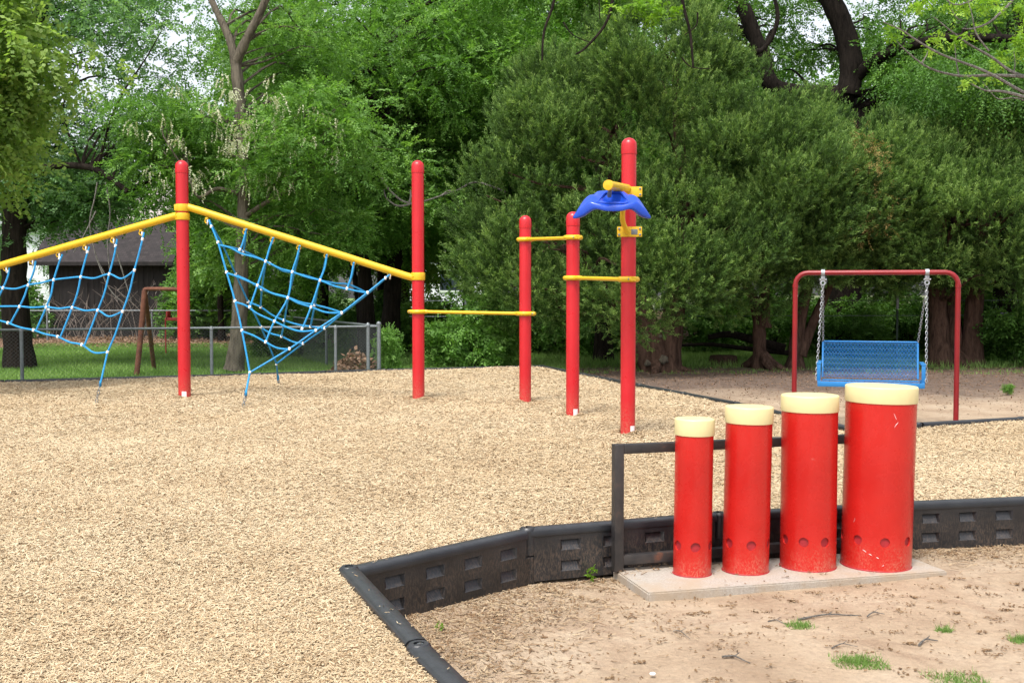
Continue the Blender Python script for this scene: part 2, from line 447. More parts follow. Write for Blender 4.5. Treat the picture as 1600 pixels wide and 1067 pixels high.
def branch_mesh(mb, rng, trunk, clumps, frac=.7, r0=.05, hang=.25):
    """limbs from the nearest lower trunk point out to the clumps"""
    T = [Vector(t) for t in trunk]
    for c in clumps:
        if rng.random() > frac: continue
        c = Vector(c)
        best = min(T, key=lambda t: (t - c).length + max(0, t.z - c.z + .25 * (t - c).length) * 2)
        v = c - best; L = v.length
        if L < .3 or c.z < best.z - .7 or L > 3.4: continue
        side = Vector(rng.normal(size=3)) * L * .07
        p1 = best + v * .35 + Vector((0, 0, L * hang * .35)) + side; p2 = best + v * .7 + Vector((0, 0, L * hang * .3)) - side * .6
        pts = smooth_path([best, p1, p2, c], 3); n = len(pts)
        rr = r0 * min(1.6, .4 + L * .22)
        mb.tube(pts, [rr * (1 - .85 * i / (n - 1)) for i in range(n)], 5)

def trunk_tube(mb, rng, pts, r_base, r_top, k=14, flare=1.35, n=6):
    P = smooth_path(pts, n); m = len(P); rs = []
    for i in range(m):
        t = i / (m - 1); r = r_base + (r_top - r_base) * t
        if flare > 1: r *= 1 + (flare - 1) * math.exp(-t * 14)
        rs.append(r * (1 + .05 * rng.normal()))
    mb.tube(P, rs, k); return P

# ================================================================== GROUND
gx = 250
def ground():
    # one sheet, finer near the camera
    xs = np.concatenate([np.linspace(-gx, -30, 12)[:-1], np.linspace(-30, 30, 121), np.linspace(30, gx, 12)[1:]])
    ys = np.concatenate([np.linspace(-60, -4, 8)[:-1], np.linspace(-4, 50, 217), np.linspace(50, 450, 14)[1:]])
    X, Y = np.meshgrid(xs, ys)
    Z = .012 * np.sin(X * 1.7 + Y * .6) * np.sin(Y * 1.3 - X * .4) + .01 * np.sin(X * 4.1) * np.sin(Y * 3.7)
    Z = np.where(Y > 30, Z - .0, Z)
    # bank that rises gently beyond the junipers
    Z = Z + np.clip((Y - 33) / 10, 0, 1) ** 2 * np.clip((X + 1) / 8, 0, 1) * 1.1
    Z = Z - .005
    V = np.stack([X, Y, Z], -1).reshape(-1, 3); nx = len(xs); ny = len(ys)
    i, j = np.meshgrid(np.arange(ny - 1), np.arange(nx - 1), indexing='ij')
    a = (i * nx + j).ravel(); q = np.stack([a, a + 1, a + nx + 1, a + nx], 1).ravel()
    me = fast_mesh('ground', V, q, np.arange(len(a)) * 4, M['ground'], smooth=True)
    return tag(link('ground', me), kind='structure')
ground()
def gz(x, y):
    return (.012 * np.sin(x * 1.7 + y * .6) * np.sin(y * 1.3 - x * .4) + .01 * np.sin(x * 4.1) * np.sin(y * 3.7)
            + np.clip((y - 33) / 10, 0, 1) ** 2 * np.clip((x + 1) / 8, 0, 1) * 1.1 - .005)

# border lines (tops of the plastic border timbers)
ZT = .30
near_line = [(.60, 1.75), (.115, 2.98), (-.348, 4.13), (-.79, 5.30), (.09, 6.19), (1.26, 6.63), (2.42, 6.95), (3.62, 7.20), (4.84, 7.38), (6.05, 7.58), (7.27, 7.80)]
far_left = [(-13.6, 15.6), (-7.88, 16.96), (-5.24, 18.04), (-2.28, 19.6), (.55, 20.55)]
far_right = [(.55, 20.55), (1.88, 16.2), (2.75, 13.5), (3.42, 10.93)]
back_right = [(3.42, 10.93), (4.18, 11.32), (5.5, 11.84), (9.0, 12.9)]
MZ = .265
poly = [(-13.6, 15.6), (-7.88, 16.96), (-5.24, 18.04), (-2.28, 19.6), (.55, 20.55), (1.88, 16.2), (2.75, 13.5), (3.42, 10.93), (4.18, 11.32), (5.5, 11.84), (9.0, 12.9),
        (7.27, 7.80), (6.05, 7.58), (4.84, 7.38), (3.62, 7.20), (2.42, 6.95), (1.26, 6.63), (.09, 6.19), (-.79, 5.30), (-.348, 4.13), (.115, 2.98), (.60, 1.75), (.9, .4), (1.2, -3), (-13.6, -3)]
def inside(x, y, pl):
    x = np.asarray(x); y = np.asarray(y); r = np.zeros(x.shape, bool); n = len(pl)
    for i in range(n):
        x1, y1 = pl[i]; x2, y2 = pl[(i + 1) % n]
        if y1 == y2: continue
        c = ((y1 > y) != (y2 > y)) & (x < (x2 - x1) * (y - y1) / (y2 - y1) + x1); r ^= c
    return r
def edge_dist(x, y, pl):
    d = np.full(x.shape, 1e9); n = len(pl)
    for i in range(n):
        a = np.array(pl[i]); b = np.array(pl[(i + 1) % n]); ab = b - a; L = (ab ** 2).sum()
        t = np.clip(((x - a[0]) * ab[0] + (y - a[1]) * ab[1]) / L, 0, 1)
        d = np.minimum(d, np.hypot(x - a[0] - t * ab[0], y - a[1] - t * ab[1]))
    return d
def mz(x, y):
    h = .020 * np.sin(x * .9 + 1.3) * np.sin(y * .7) + .018 * np.sin(x * 2.3 + y) * np.sin(y * 1.9 - .7 * x) + .006 * np.sin(x * 6.1) * np.sin(y * 5.3 + x)
    return MZ + h
def mulch():
    g = .22; xs = np.arange(-13.5, 9, g); ys = np.arange(-2.9, 20.6, g)
    X, Y = np.meshgrid(xs, ys); X = X.ravel(); Y = Y.ravel()
    k = inside(X, Y, poly); X = X[k]; Y = Y[k]; d = edge_dist(X, Y, poly); X = X[d > .1]; Y = Y[d > .1]
    vs = [Vector(p) for p in poly] + [Vector((float(a), float(b))) for a, b in zip(X, Y)]
    n = len(poly)
    r = delaunay_2d_cdt(vs, [(i, (i + 1) % n) for i in range(n)], [list(range(n))], 1, 1e-5)
    xy = np.array([(v.x, v.y) for v in r[0]]); z = mz(xy[:, 0], xy[:, 1]); z = np.minimum(z, np.where(edge_dist(xy[:, 0], xy[:, 1], poly) < .25, .272, 1))
    nb = len(xy)
    me = bpy.data.meshes.new('mulch'); Vv = [(a[0], a[1], b) for a, b in zip(xy, z)]
    fs = [tuple(f) for f in r[2]]
    me.from_pydata(Vv, [], fs); me.update(); me.shade_smooth(); me.materials.append(M['mulch'])
    # make sure it faces up
    if me.polygons[0].normal.z < 0: me.flip_normals()
    return tag(link('mulch_ground', me), kind='structure')
mulch()

def chips(name, rng, x, y, z, L, Wd, tint, tilt=.26, mat='chip'):
    """shredded bark: each chip a small ridge of two faces lying at its own angle"""
    n = len(x); a = rng.uniform(0, 2 * np.pi, n); el = rng.normal(0, tilt, n); ro = rng.normal(0, .5, n)
    d = np.stack([np.cos(a) * np.cos(el), np.sin(a) * np.cos(el), np.sin(el)], 1)
    s = unit(np.stack([-np.sin(a), np.cos(a), ro * .7], 1)); up = np.cross(d, s); up *= np.sign(up[:, 2:3])
    p = np.stack([x, y, z], 1); L = L[:, None]; Wd = Wd[:, None]
    V = np.empty((n, 6, 3)); tw = rng.uniform(.3, 1.0, (n, 1))
    V[:, 0] = p - d * L / 2 - s * Wd / 2 * tw; V[:, 1] = p + d * L / 2 - s * Wd / 2
    V[:, 2] = p + d * L / 2 * rng.uniform(.7, 1.1, (n, 1)) + up * Wd * .3; V[:, 3] = p - d * L / 2 * rng.uniform(.7, 1.1, (n, 1)) + up * Wd * .3
    V[:, 4] = p + d * L / 2 + s * Wd / 2 * tw; V[:, 5] = p - d * L / 2 + s * Wd / 2
    b = np.arange(n)[:, None] * 6
    q = np.concatenate([b + np.array([[0, 1, 2, 3]]), b + np.array([[3, 2, 4, 5]])], 1).reshape(-1)
    return fast_mesh(name, V.reshape(-1, 3), q, np.arange(n * 2) * 4, M[mat], np.repeat(tint, 2))
def mulch_chips():
    rng = np.random.default_rng(5)
    n = 1500000
    D = 2.2 * (21 / 2.2) ** (rng.random(n) ** 1.15)
    x = D * rng.uniform(-.52, .52, n)
    k = inside(x, D, poly); x = x[k]; D = D[k]; e = edge_dist(x, D, poly); k = e > .035 * rng.uniform(1.0, 2.0, len(x)); x = x[k]; D = D[k]; e = e[k]
    n = len(x)
    s = np.clip((D / 7) ** .45, .70, 1.55)
    L = rng.gamma(3.2, .0085, n).clip(.007, .085) * s; Wd = rng.uniform(.003, .0085, n) * s
    clus = .5 + .5 * np.sin(x * 9 + 2 * np.sin(D * 5)) * np.sin(D * 8 + 1.7 * np.sin(x * 6.0))
    t = rng.beta(3.6, 2.0, n) + .07 * np.sin(x * .8 + 2 * np.sin(D * .5)) * np.sin(D * .9 + x * .3) + .05 * np.sin(x * 3.1 + D) * np.sin(D * 2.7 - x); brown = rng.random(n) < .035 + .10 * (clus > .80); t = np.where(brown, rng.uniform(0, .3, n), t * .82 + .12)
    z = mz(x, D) + rng.uniform(-.004, .016, n) * np.clip(s, 1, 1.5)
    z = np.minimum(z, np.where(e < .25, .272 + .012 * rng.random(n), 1))
    # a few chips spilled on top of the border timbers
    for (a, b2, q) in ((near_line[1], near_line[2], 8), (near_line[2], near_line[3], 14), (near_line[3], near_line[4], 16), (near_line[4], near_line[5], 8)):
        a = np.array(a); b2 = np.array(b2); tt = rng.random(q)[:, None]; d = (b2 - a) / np.linalg.norm(b2 - a); p = a + (b2 - a) * tt + np.array([-d[1], d[0]]) * rng.uniform(-.034, .034, q).clip(-.03, .03)[:, None] * (1 if q != 55 and q != 30 else 1)
        x = np.append(x, p[:, 0]); D = np.append(D, p[:, 1]); z = np.append(z, np.full(q, .306)); L = np.append(L, rng.uniform(.006, .028, q)); Wd = np.append(Wd, rng.uniform(.002, .005, q)); t = np.append(t, rng.uniform(.3, 1, q))
    # chips banked up round the foot of every post
    for (px_, D_) in ((288.6, 14.2), (654, 14.25), (820.6, 13.7), (894.6, 12.2), (980.8, 10.5)):
        q = 1500; c = W(px_, 600, D_).x; a = rng.uniform(0, 2 * np.pi, q); rr = .075 + np.abs(rng.normal(0, .11, q))
        xx = c + rr * np.cos(a); yy_ = D_ + rr * np.sin(a); hh = .045 * np.exp(-((rr - .075) / .12) ** 2) * (.55 + .45 * np.sin(a * 2 + c * 3)) * rng.random(q) ** .4
        x = np.append(x, xx); D = np.append(D, yy_); z = np.append(z, mz(xx, yy_) + hh); L = np.append(L, rng.uniform(.02, .06, q)); Wd = np.append(Wd, rng.uniform(.005, .011, q)); t = np.append(t, rng.beta(3, 2.4, q) * .85)
    me = chips('wood_chips', rng, x, D, z, L, Wd, t)
    tag(link('wood_chips', me), 'loose tan shredded wood chips covering the play area', 'wood chips', kind='stuff')
mulch_chips()

# ================================================================== BORDER TIMBERS
def border_meshes():
    mb = MB(); T = .086; H0 = .262; L = 1.22
    # side faces with two rows of wedge pockets
    cols = [.06]; 
    for i in range(4): cols += [.13 + i * .262, .13 + i * .262 + .125]
    cols += [L - .02]
    rows = [0.0, .045, .105, .165, .225, H0]
    xs = sorted(set(cols)); xs[0] = .055
    for sgn in (-1, 1):
        y = sgn * T / 2
        for ci in range(len(xs) - 1):
            for ri in range(len(rows) - 1):
                x0, x1, z0, z1 = xs[ci], xs[ci + 1], rows[ri], rows[ri + 1]
                pocket = ri in (1, 3) and (x1 - x0) > .1 and (x1 - x0) < .13
                q = [(x0, y, z0), (x1, y, z0), (x1, y, z1), (x0, y, z1)]
                if not pocket:
                    mb.add(q, [(0, 1, 2, 3)] if sgn < 0 else [(3, 2, 1, 0)])
                else:
                    d = sgn * .026; e = .014
                    b = [(x0 + e, y - d * .25, z0 + .006), (x1 - e, y - d * .25, z0 + .006), (x1 - e, y - d, z1 - .004), (x0 + e, y - d, z1 - .004)]
                    fs = [(4, 5, 6, 7), (0, 1, 5, 4), (1, 2, 6, 5), (2, 3, 7, 6), (3, 0, 4, 7)]
                    if sgn > 0: fs = [tuple(reversed(f)) for f in fs]
                    mb.add(q + b, fs)
    x0, x1 = xs[0], xs[-1]
    mb.add([(x0, -T / 2, 0), (x0, T / 2, 0), (x0, T / 2, H0), (x0, -T / 2, H0)], [(3, 2, 1, 0)])
    mb.add([(x1, -T / 2, 0), (x1, T / 2, 0), (x1, T / 2, H0), (x1, -T / 2, H0)], [(0, 1, 2, 3)])
    # rounded top rail, slightly proud of the sides
    w2 = T / 2 + .006
    prof = [(-w2, H0 - .006), (-w2, .282), (-w2 + .006, .292), (-w2 + .016, .299), (0, .303), (w2 - .016, .299), (w2 - .006, .292), (w2, .282), (w2, H0 - .006)]
    A = [(.045, p[0] * .93, p[1]) for p in prof]; B = [(L - .0, p[0], p[1]) for p in prof]; n = len(prof)
    mb.add(A + B, [(i, i + 1, n + i + 1, n + i) for i in range(n - 1)] + [tuple(range(n))[::-1], tuple(range(n, 2 * n)), (n - 1, 0, n, 2 * n - 1)])
    # knuckle: upper half round end with a hole; it sits over the next timber's lower tongue
    r = w2; k = 20
    ringo = []; zt, zb, hr = .304, .150, .021
    V = []
    for j in range(k):
        a = 2 * math.pi * j / k; cx, cy = math.cos(a), math.sin(a)
        V += [(L + hr * cx, hr * cy, zt - .03), (L + hr * cx, hr * cy, zt), (L + (r - .012) * cx, (r - .012) * cy, zt), (L + (r - .002) * cx, (r - .002) * cy, zt - .010), (L + r * cx, r * cy, zt - .022), (L + r * cx, r * cy, zb)]
    Fc = []
    for j in range(k):
        j2 = (j + 1) % k
        for q in range(5): Fc.append((j * 6 + q, j * 6 + q + 1, j2 * 6 + q + 1, j2 * 6 + q))
    Fc.append(tuple(j * 6 for j in range(k))); Fc.append(tuple(j * 6 + 5 for j in reversed(range(k))))
    mb.add(V, [tuple(reversed(f)) for f in Fc])
    # lower tongue at the start
    mb.lathe([(r - .004, 0), (r - .004, .146), (r - .012, .149)], (0, 0, 0), 20)
    mb.box((.03, 0, .072), (.06, T - .01, .144))
    o = mb.build('border_body', M['border'], None)
    me = o.data; bpy.data.objects.remove(o)
    st = MB(); st.lathe([(.012, .22), (.012, .286), (.017, .288), (.017, .294), (.010, .298)], (L, 0, 0), 12)
    o = st.build('stake', M['galv'], None); sme = o.data; bpy.data.objects.remove(o)
    return me, sme
bme, sme = border_meshes()
bcount = 0
def border_run(p, q, label, group=None, n=None, labels=None):
    """timbers head to tail from p to q"""
    p = Vector(p); q = Vector(q); L = (q - p).length; n = n or max(1, round(L / 1.22)); d = (q - p) / n
    for i in range(n):
        a = p + d * i; root = thing('border_timber', labels[i] if labels else label, 'border timber', (a.x, a.y, 0.0), group, math.atan2(d.y, d.x))
        b = link('timber_body', bme, root); b.scale.x = d.length / 1.22; b.rotation_euler.x = R(1.2) * math.sin(a.x * 37 + i); b.location.z = .003 * math.sin(a.y * 23) - .002
        s = link('stake', sme, root); s.location.x = d.length - 1.22
NB = 'near row of black plastic border timbers'
nl = near_line
border_run(nl[0], nl[1], 'black plastic border timber nearest the camera, cut off by the bottom edge', NB)
border_run(nl[1], nl[2], 'short visible black border timber end entering from the bottom edge', NB)
border_run(nl[2], nl[3], 'black border timber running away from the viewer up to the front corner of the mulch', NB)
border_run(nl[4], nl[3], 'black border timber with dirt-splashed pockets between the front corner and the first offset joint', NB)
border_run(nl[5], nl[4], 'black border timber behind the left leg of the drum rack', NB)
border_run(nl[6], nl[5], 'black border timber mostly hidden behind the two largest drums', NB)
border_run(nl[7], nl[6], 'sand-streaked black border timber just right of the largest drum', NB)
for a, b in ((8, 7), (9, 8), (10, 9)):
    border_run(nl[a], nl[b], 'black border timber beyond the right frame edge of the near row', NB)
for a, b in zip(far_left[:-1], far_left[1:]): border_run(a, b, 'thin dark border timber along the far left mulch edge, before the grass', 'border timbers along the far left edge')
for a, b in zip(far_right[:-1], far_right[1:]): border_run(a, b, 'dark border timber on the diagonal edge between mulch and dirt behind the red posts', 'border timbers along the diagonal edge')
for a, b in zip(back_right[:-1], back_right[1:]): border_run(a, b, 'dark border timber in the row passing in front of the bench swing', 'border timbers in front of the bench swing')

# ================================================================== DRUMS
sl0 = Vector((.722, 5.80)); u = Vector((.967, .2546)).normalized(); v = Vector((-u.y, u.x))
def slab():
    bm = bmesh.new(); bmesh.ops.create_cube(bm, size=1.0)
    for q in bm.verts: q.co = Vector((q.co.x * 1.84, q.co.y * .54, q.co.z * .14))
    bmesh.ops.bevel(bm, geom=bm.edges[:], offset=.008, segments=2, affect='EDGES')
    c = sl0 + u * .92 + v * .27
    o = MB().bm(bm, Matrix.Translation((c.x, c.y, -.035)) @ Matrix.Rotation(math.atan2(u.y, u.x), 4, 'Z')).build('concrete_slab', M['slab'], None, at=(c.x, c.y, 0))
    tag(o, 'low pale concrete slab under the four red drums, sand spread over it', 'slab')
slab()
SZ = .035
def cut_holes(me, ang, r, z, hr):
    base = link('tmp_shell', me); tools = []
    mb = MB()
    for a in ang:
        d = Vector((math.sin(a), -math.cos(a), 0)); c = Vector((0, 0, z)) + d * (r - .02)
        mb.lathe([(hr, -.002), (hr, .06)], c, 20, axis=d)
    cu = mb.build('tmp_cut', M['hole_red'], None)
    mod = base.modifiers.new('b', 'BOOLEAN'); mod.object = cu; mod.operation = 'DIFFERENCE'; mod.solver = 'EXACT'
    dg = bpy.context.evaluated_depsgraph_get(); res = bpy.data.meshes.new_from_object(base.evaluated_get(dg))
    bpy.data.objects.remove(base); bpy.data.objects.remove(cu)
    return res
def drum(cx, cy, r, ztop, a0, nh, label, hz, lean=(0, 0), marks=()):
    root = thing('drum', label, 'drum', (cx, cy, SZ), 'red playground drums on the slab')
    H = ztop - SZ - .012
    mb = MB(); th = .009; k = 72
    prof_o = [(r, 0.0), (r, H)]; V = []; Fc = []
    for (rr, z) in ((r, -.02), (r, H), (r - th, H), (r - th, -.02)):
        for j in range(k):
            a = 2 * math.pi * j / k; V.append((rr * math.cos(a), rr * math.sin(a), z))
    for i in range(4):
        for j in range(k):
            j2 = (j + 1) % k; i2 = (i + 1) % 4; Fc.append((i * k + j, i * k + j2, i2 * k + j2, i2 * k + j))
    mb.add(V, Fc); o = mb.build('shell', M['drum_red'], None); me = o.data; bpy.data.objects.remove(o)
    angs = [a0 + 2 * math.pi * i / nh for i in range(nh)]
    me = cut_holes(me, angs, r, hz - SZ, .0275)
    me.shade_smooth(); me.set_sharp_from_angle(angle=R(35))
    me.materials.clear(); me.materials.append(M['drum_red'])
    link('shell', me, root)
    for a in angs:
        # each opening is closed from inside by a dull red plug
        d = Vector((math.sin(a), -math.cos(a), 0)); c = Vector((cx, cy, hz)) + d * (r - .014)
        MB().lathe([(.0, -.001), (.034, -.001), (.034, .003), (0.0, .0035)], c, 16, axis=d).build('hole_plug', M['hole_red'], root)
    rc = r + .004; zc = ztop - .093
    MB().lathe([(r + .001, zc + .001), (rc, zc), (rc + .001, zc + .006), (rc + .001, ztop - .008), (rc - .001, ztop - .003), (rc - .005, ztop), (rc - .02, ztop + .0005), (0.0, ztop + .0015)], (cx, cy, 0), 72).build('cap', M['cap_cream'], root)
    MB().lathe([(r + .004, SZ - .006), (r + .004, SZ + .003), (r + .001, SZ + .006)], (cx, cy, 0), 64).build('base_flange', M['hole_red'], root)
    for (a, z, da, dz2) in marks:
        V = []; n = 6
        for i in range(n + 1):
            t = i / n; an = R(a + da * t); zz = z + dz2 * t; wv = .0016 * math.sin(math.pi * min(max(t, .08), .92)) + .0004
            for w_ in (-wv, wv): V.append((cx + (r + .0009) * math.sin(an), cy - (r + .0009) * math.cos(an), zz + w_))
        MB().add(V, [(2 * i, 2 * i + 2, 2 * i + 3, 2 * i + 1) for i in range(n)]).build('scratch', M['sticker'], root)
    root.rotation_euler = (0, lean[0], 0)
    return root
drum(1.026, 6.22, .108, .920, R(0), 6, 'shortest, thinnest red drum, nearest the left leg of the rack', .205, (R(.6), 0))
drum(1.345, 6.29, .132, .981, R(1), 6, 'second shortest red drum with a cream cap', .205, (R(.9), 0))
drum(1.731, 6.39, .160, 1.038, R(-24), 8, 'second largest red drum, its foot dusted with sand', .205, (R(.1), 0))
drum(2.142, 6.43, .200, 1.088, R(-5), 8, 'largest and tallest red drum with white scratches near its cap', .205, (R(1.1), 0), [(2, .945, 5, -.035), (5, .875, 5, .022), (4, .868, 3, .018), (-40, .155, 6, -.012), (-30, .135, 5, -.006), (-18, .12, 4, -.006), (-58, .30, 2, .03), (-8, .072, 2, .004)])

def rack():
    A = Vector((.605, 6.265)); B = Vector((2.14, 6.745)); d = (B - A).normalized(); s = .056
    root = thing('drum_rack', 'rusty black square steel rack standing behind the row of drums', 'steel rack', (A.x, A.y, SZ))
    rz = Matrix.Rotation(math.atan2(d.y, d.x), 3, 'Z')
    c = (A + B) / 2; L = (B - A).length
    for P in (A, B):
        MB().box((P.x, P.y, (SZ + 0.766) / 2), (s, s, 0.766 - SZ), rz, .005).build('leg', M['rack'], root)
    cc = c
    MB().box((cc.x, cc.y, 0.766 - s / 2), (L - s, s - .002, s - .002), rz, .005).build('top_rail', M['rack'], root)
    MB().box((cc.x, cc.y, SZ + .065), (L - s, s * .9, .055), rz, .004).build('bottom_rail', M['rack'], root)
    for (dx, dy, r) in ((1.029, 6.22, .111), (1.350, 6.29, .136), (1.738, 6.39, .163)):
        t = (Vector((dx, dy)) - A).dot(d); P = A + d * t; n = Vector((dx, dy)) - P; dist = n.length - r - s / 2
        n.normalize(); m = P + n * (s / 2 + dist / 2)
        if dist > .003: MB().box((m.x, m.y, .72), (.05, dist + .004, .04), Matrix.Rotation(math.atan2(n.y, n.x) - math.pi / 2, 3, 'Z')).build('bracket', M['rack'], root)
rack()

# ================================================================== CLIMBING FRAME
def mzf(x, y): return float(mz(np.float64(x), np.float64(y)))
POSTS = {}
frame_root = thing('climbing_frame', 'tall red posts joined by sloping yellow beams and low yellow bars', 'climbing frame', tuple(W(654, 623, 14.25) * Vector((1, 1, 0)) + Vector((0, 0, MZ))))
def dome(r, h, n=6): return [(r * math.cos(R(90) * i / n), h + r * .95 * math.sin(R(90) * i / n)) for i in range(n + 1)]
def post(key, px, py, D, ytop, wpx, label, sticker=None):
    b = W(px, py, D); t = W(px, ytop, D); r = wpx * D / F / 2
    z0 = MZ - .15
    POSTS[key] = (b.x, D, r, t.z)
    capz = t.z - r * .95 - .09
    o = MB().lathe([(r, z0), (r, capz)], (b.x, D, 0), 32).build('post', M['post_red'], frame_root, label=label)
    MB().lathe([(r + .003, capz + .001), (r + .004, capz + .01)] + dome(r + .003, capz + .09)[:-1] + [(.004, t.z)], (b.x, D, 0), 32).build('post_cap', M['post_red'], o)
    if sticker:
        # paper label wrapped on the foot
        zz = mzf(b.x, D) + .045; V = []; Fc = []
        for i in range(7):
            a = R(sticker) + (i - 3) * R(7)
            for z in (zz - .045, zz + .045): V.append((b.x + (r + .002) * math.sin(a), D - (r + .002) * math.cos(a), z))
        for i in range(6): Fc.append((2 * i, 2 * i + 2, 2 * i + 3, 2 * i + 1))
        MB().add(V, Fc).build('sticker', M['sticker'], o)
    return o
post('A', 288.6, 623, 14.2, 251, 19.2, 'tall red post on the left carrying both yellow beams', 12)
post('B', 654, 623, 14.25, 251, 19, 'tall red post where the right beam comes down')
post('C', 820.6, 629, 13.7, 337, 18.4, 'shortest red post, level with the low bar')
post('D', 894.6, 650, 12.2, 331, 20.6, 'short red post beside the tallest one', 25)
post('E', 980.8, 681, 10.5, 216, 23.2, 'tallest red post carrying the blue hanging toy', 35)
post('F', -84, 620, 14.6, 251, 19, 'red post beyond the left edge of the photo')

def collar(key, z, h=.085, name='clamp', lug=None, par=None):
    x, y, r, _ = POSTS[key]; mb = MB()
    mb.lathe([(r + .001, z - h / 2), (r + .010, z - h / 2 + .003), (r + .013, z - h / 2 + .012), (r + .013, z + h / 2 - .012), (r + .010, z + h / 2 - .003), (r + .001, z + h / 2)], (x, y, 0), 32)
    for ab in (-40, 140): mb.lathe([(.010, 0), (.010, .010), (.005, .013)], (x + (r + .011) * math.sin(R(ab)), y - (r + .011) * math.cos(R(ab)), z), 8, axis=(math.sin(R(ab)), -math.cos(R(ab)), 0))
    if lug: mb.box((x + lug[0] * (r + .014), y - .02 * 0 + lug[1] * (r + .012), z), (.05, .05, h * .8), None, .008)
    return mb.build(name, M['yellow'], frame_root)
def beam(k1, z1, k2, z2, r=.047):
    x1, y1, r1, _ = POSTS[k1]; x2, y2, r2, _ = POSTS[k2]
    a = Vector((x1, y1, z1)); b = Vector((x2, y2, z2)); d = (b - a).normalized()
    h = Vector((d.x, d.y, 0)).normalized()
    a2 = a + h * (r1 + .004); b2 = b - h * (r2 + .004)
    pts = smooth_path([a2, a2 + d * .10 + Vector((0, 0, .006)), a.lerp(b, .5), b2 - d * .10 - Vector((0, 0, .012)), b2], 4)
    MB().tube(pts, r, 18).build('beam', M['yellow'], frame_root)
    return a, b
zA1 = W(288, 325, 14.2).z; zA2 = W(288, 338, 14.2).z; zB = W(654, 432, 14.25).z
collar('A', zA1, .095, lug=(-.6, -.7)); collar('A', zA2 - .005, .092); collar('B', zB, .10, lug=(.2, -.5))
bA, bB = beam('A', zA1, 'B', zB)
zF = W(-84, 436, 14.6).z
lA, lF = beam('A', zA2, 'F', zF); collar('F', zF, .10)

def bar(k1, y1p, k2, y2p, name='crossbar'):
    x1, y1, r1, _ = POSTS[k1]; x2, y2, r2, _ = POSTS[k2]
    z1 = W(800, y1p, y1).z; z2 = W(800, y2p, y2).z
    a = Vector((x1, y1, z1)); b = Vector((x2, y2, z2)); d = (b - a).normalized(); h = Vector((d.x, d.y, 0)).normalized()
    o = MB().tube([a + h * (r1 + .02), b - h * (r2 + .02)], .021, 12).build(name, M['yellow'], frame_root)
    for (c, rr, sg) in ((a, r1, 1), (b, r2, -1)):
        # bolted two-half clamp that clasps the post and sticks out a little on both sides
        L = rr + .062; mb = MB(); n = 12; hh = .030
        for f in (-1, 1):
            nn = Vector((-h.y, h.x, 0)) * f
            pts = []
            for i in range(n + 1):
                s = -L + 2 * L * i / n; off = math.sqrt(max(0, (rr + .012) ** 2 - s * s)) if abs(s) < rr + .012 else 0
                pts.append(c + h * s + nn * max(off, .012))
            rs = [.018] + [.027] * (n - 1) + [.018]
            mb.tube(pts, rs, 10)
        e = mb.build('bar_clamp', M['yellow'], frame_root)
        fn = Vector((h.y, -h.x, 0))
        if fn.y > 0: fn = -fn
        MB().lathe([(.011, 0), (.011, .006), (.006, .009)], c - h * sg * (rr + .035) + fn * .034, 8, axis=fn).build('bolt', M['galv_dull'], e)
bar('B', 487, 'C', 490); bar('C', 374.5, 'D', 371.5); bar('D', 434.5, 'E', 436.5)

# ================================================================== ROPE NETS
def z1(X, Y): return (X / 2.425 + 260, Y / 2.425 + 220)
def z5(X, Y): return (X / 3.81, Y / 3.81 + 320)
def build_net(root, base_plane_pts, lines, mult, rope_r=.0125, name='rope'):
    p0, p1, p2 = base_plane_pts; n = (p1 - p0).cross(p2 - p0).normalized()
    for ln in lines:
        pts = [onplane(*mult(*q), p0, n) for q in ln]
        MB().tube(smooth_path(pts, 5), rope_r, 7).build(name, M['rope_blue'], root)
    return (lambda q: onplane(*mult(*q), p0, n))
bead_me = MB().lathe([(.014, -.020), (.017, -.016), (.017, .016), (.014, .020)], (0, 0, 0), 10).build('rope_clamp', M['galv'], None)
_bm = bead_me.data; bpy.data.objects.remove(bead_me)
bead_w = _bm.copy(); bead_w.materials.clear(); bead_w.materials.append(M['white'])
def beads(root, f, pts):
    for q in pts:
        p = f(q); o = link('rope_clamp', bead_w, root); o.location = p - rootloc(root); o.rotation_euler = (0, R(18), 0)
def hook(root, top, bot):
    """eye bracket under the beam with a shackle"""
    mb = MB(); mb.torus(top + Vector((0, 0, -.028)), .026, .009, (0, 1, 0), 12, 6)
    mb.box(top + Vector((0, 0, .004)), (.035, .05, .03), None, .006)
    o = mb.build('beam_eye', M['yellow'], root)
    MB().torus((top + Vector((0, 0, -.028))).lerp(bot, .3), .026, .008, (1, .3, 0), 12, 6, (1.3, 1)).build('shackle', M['white'], root)
def anchor(root, a, ground):
    n = (ground - a)
    MB().tube([a, a.lerp(ground, .6)], .012, 7).build('anchor_rope', M['rope_blue'], root)
    mb = MB(); m = a.lerp(ground, .62); mb.torus(m, .03, .012, (1, .4, 0), 12, 6, (1, 1.5)); mb.build('thimble', M['rope_blue'], root)
    mb = MB(); L = (ground - m).length; k = max(3, int(L / .045))
    for i in range(k + 1):
        mb.torus(m.lerp(ground, (i + .3) / k), .017, .005, (1, 0, 0) if i % 2 else (0, 1, 0), 10, 5, (1, 1.5))
    mb.build('anchor_chain', M['galv'], root)

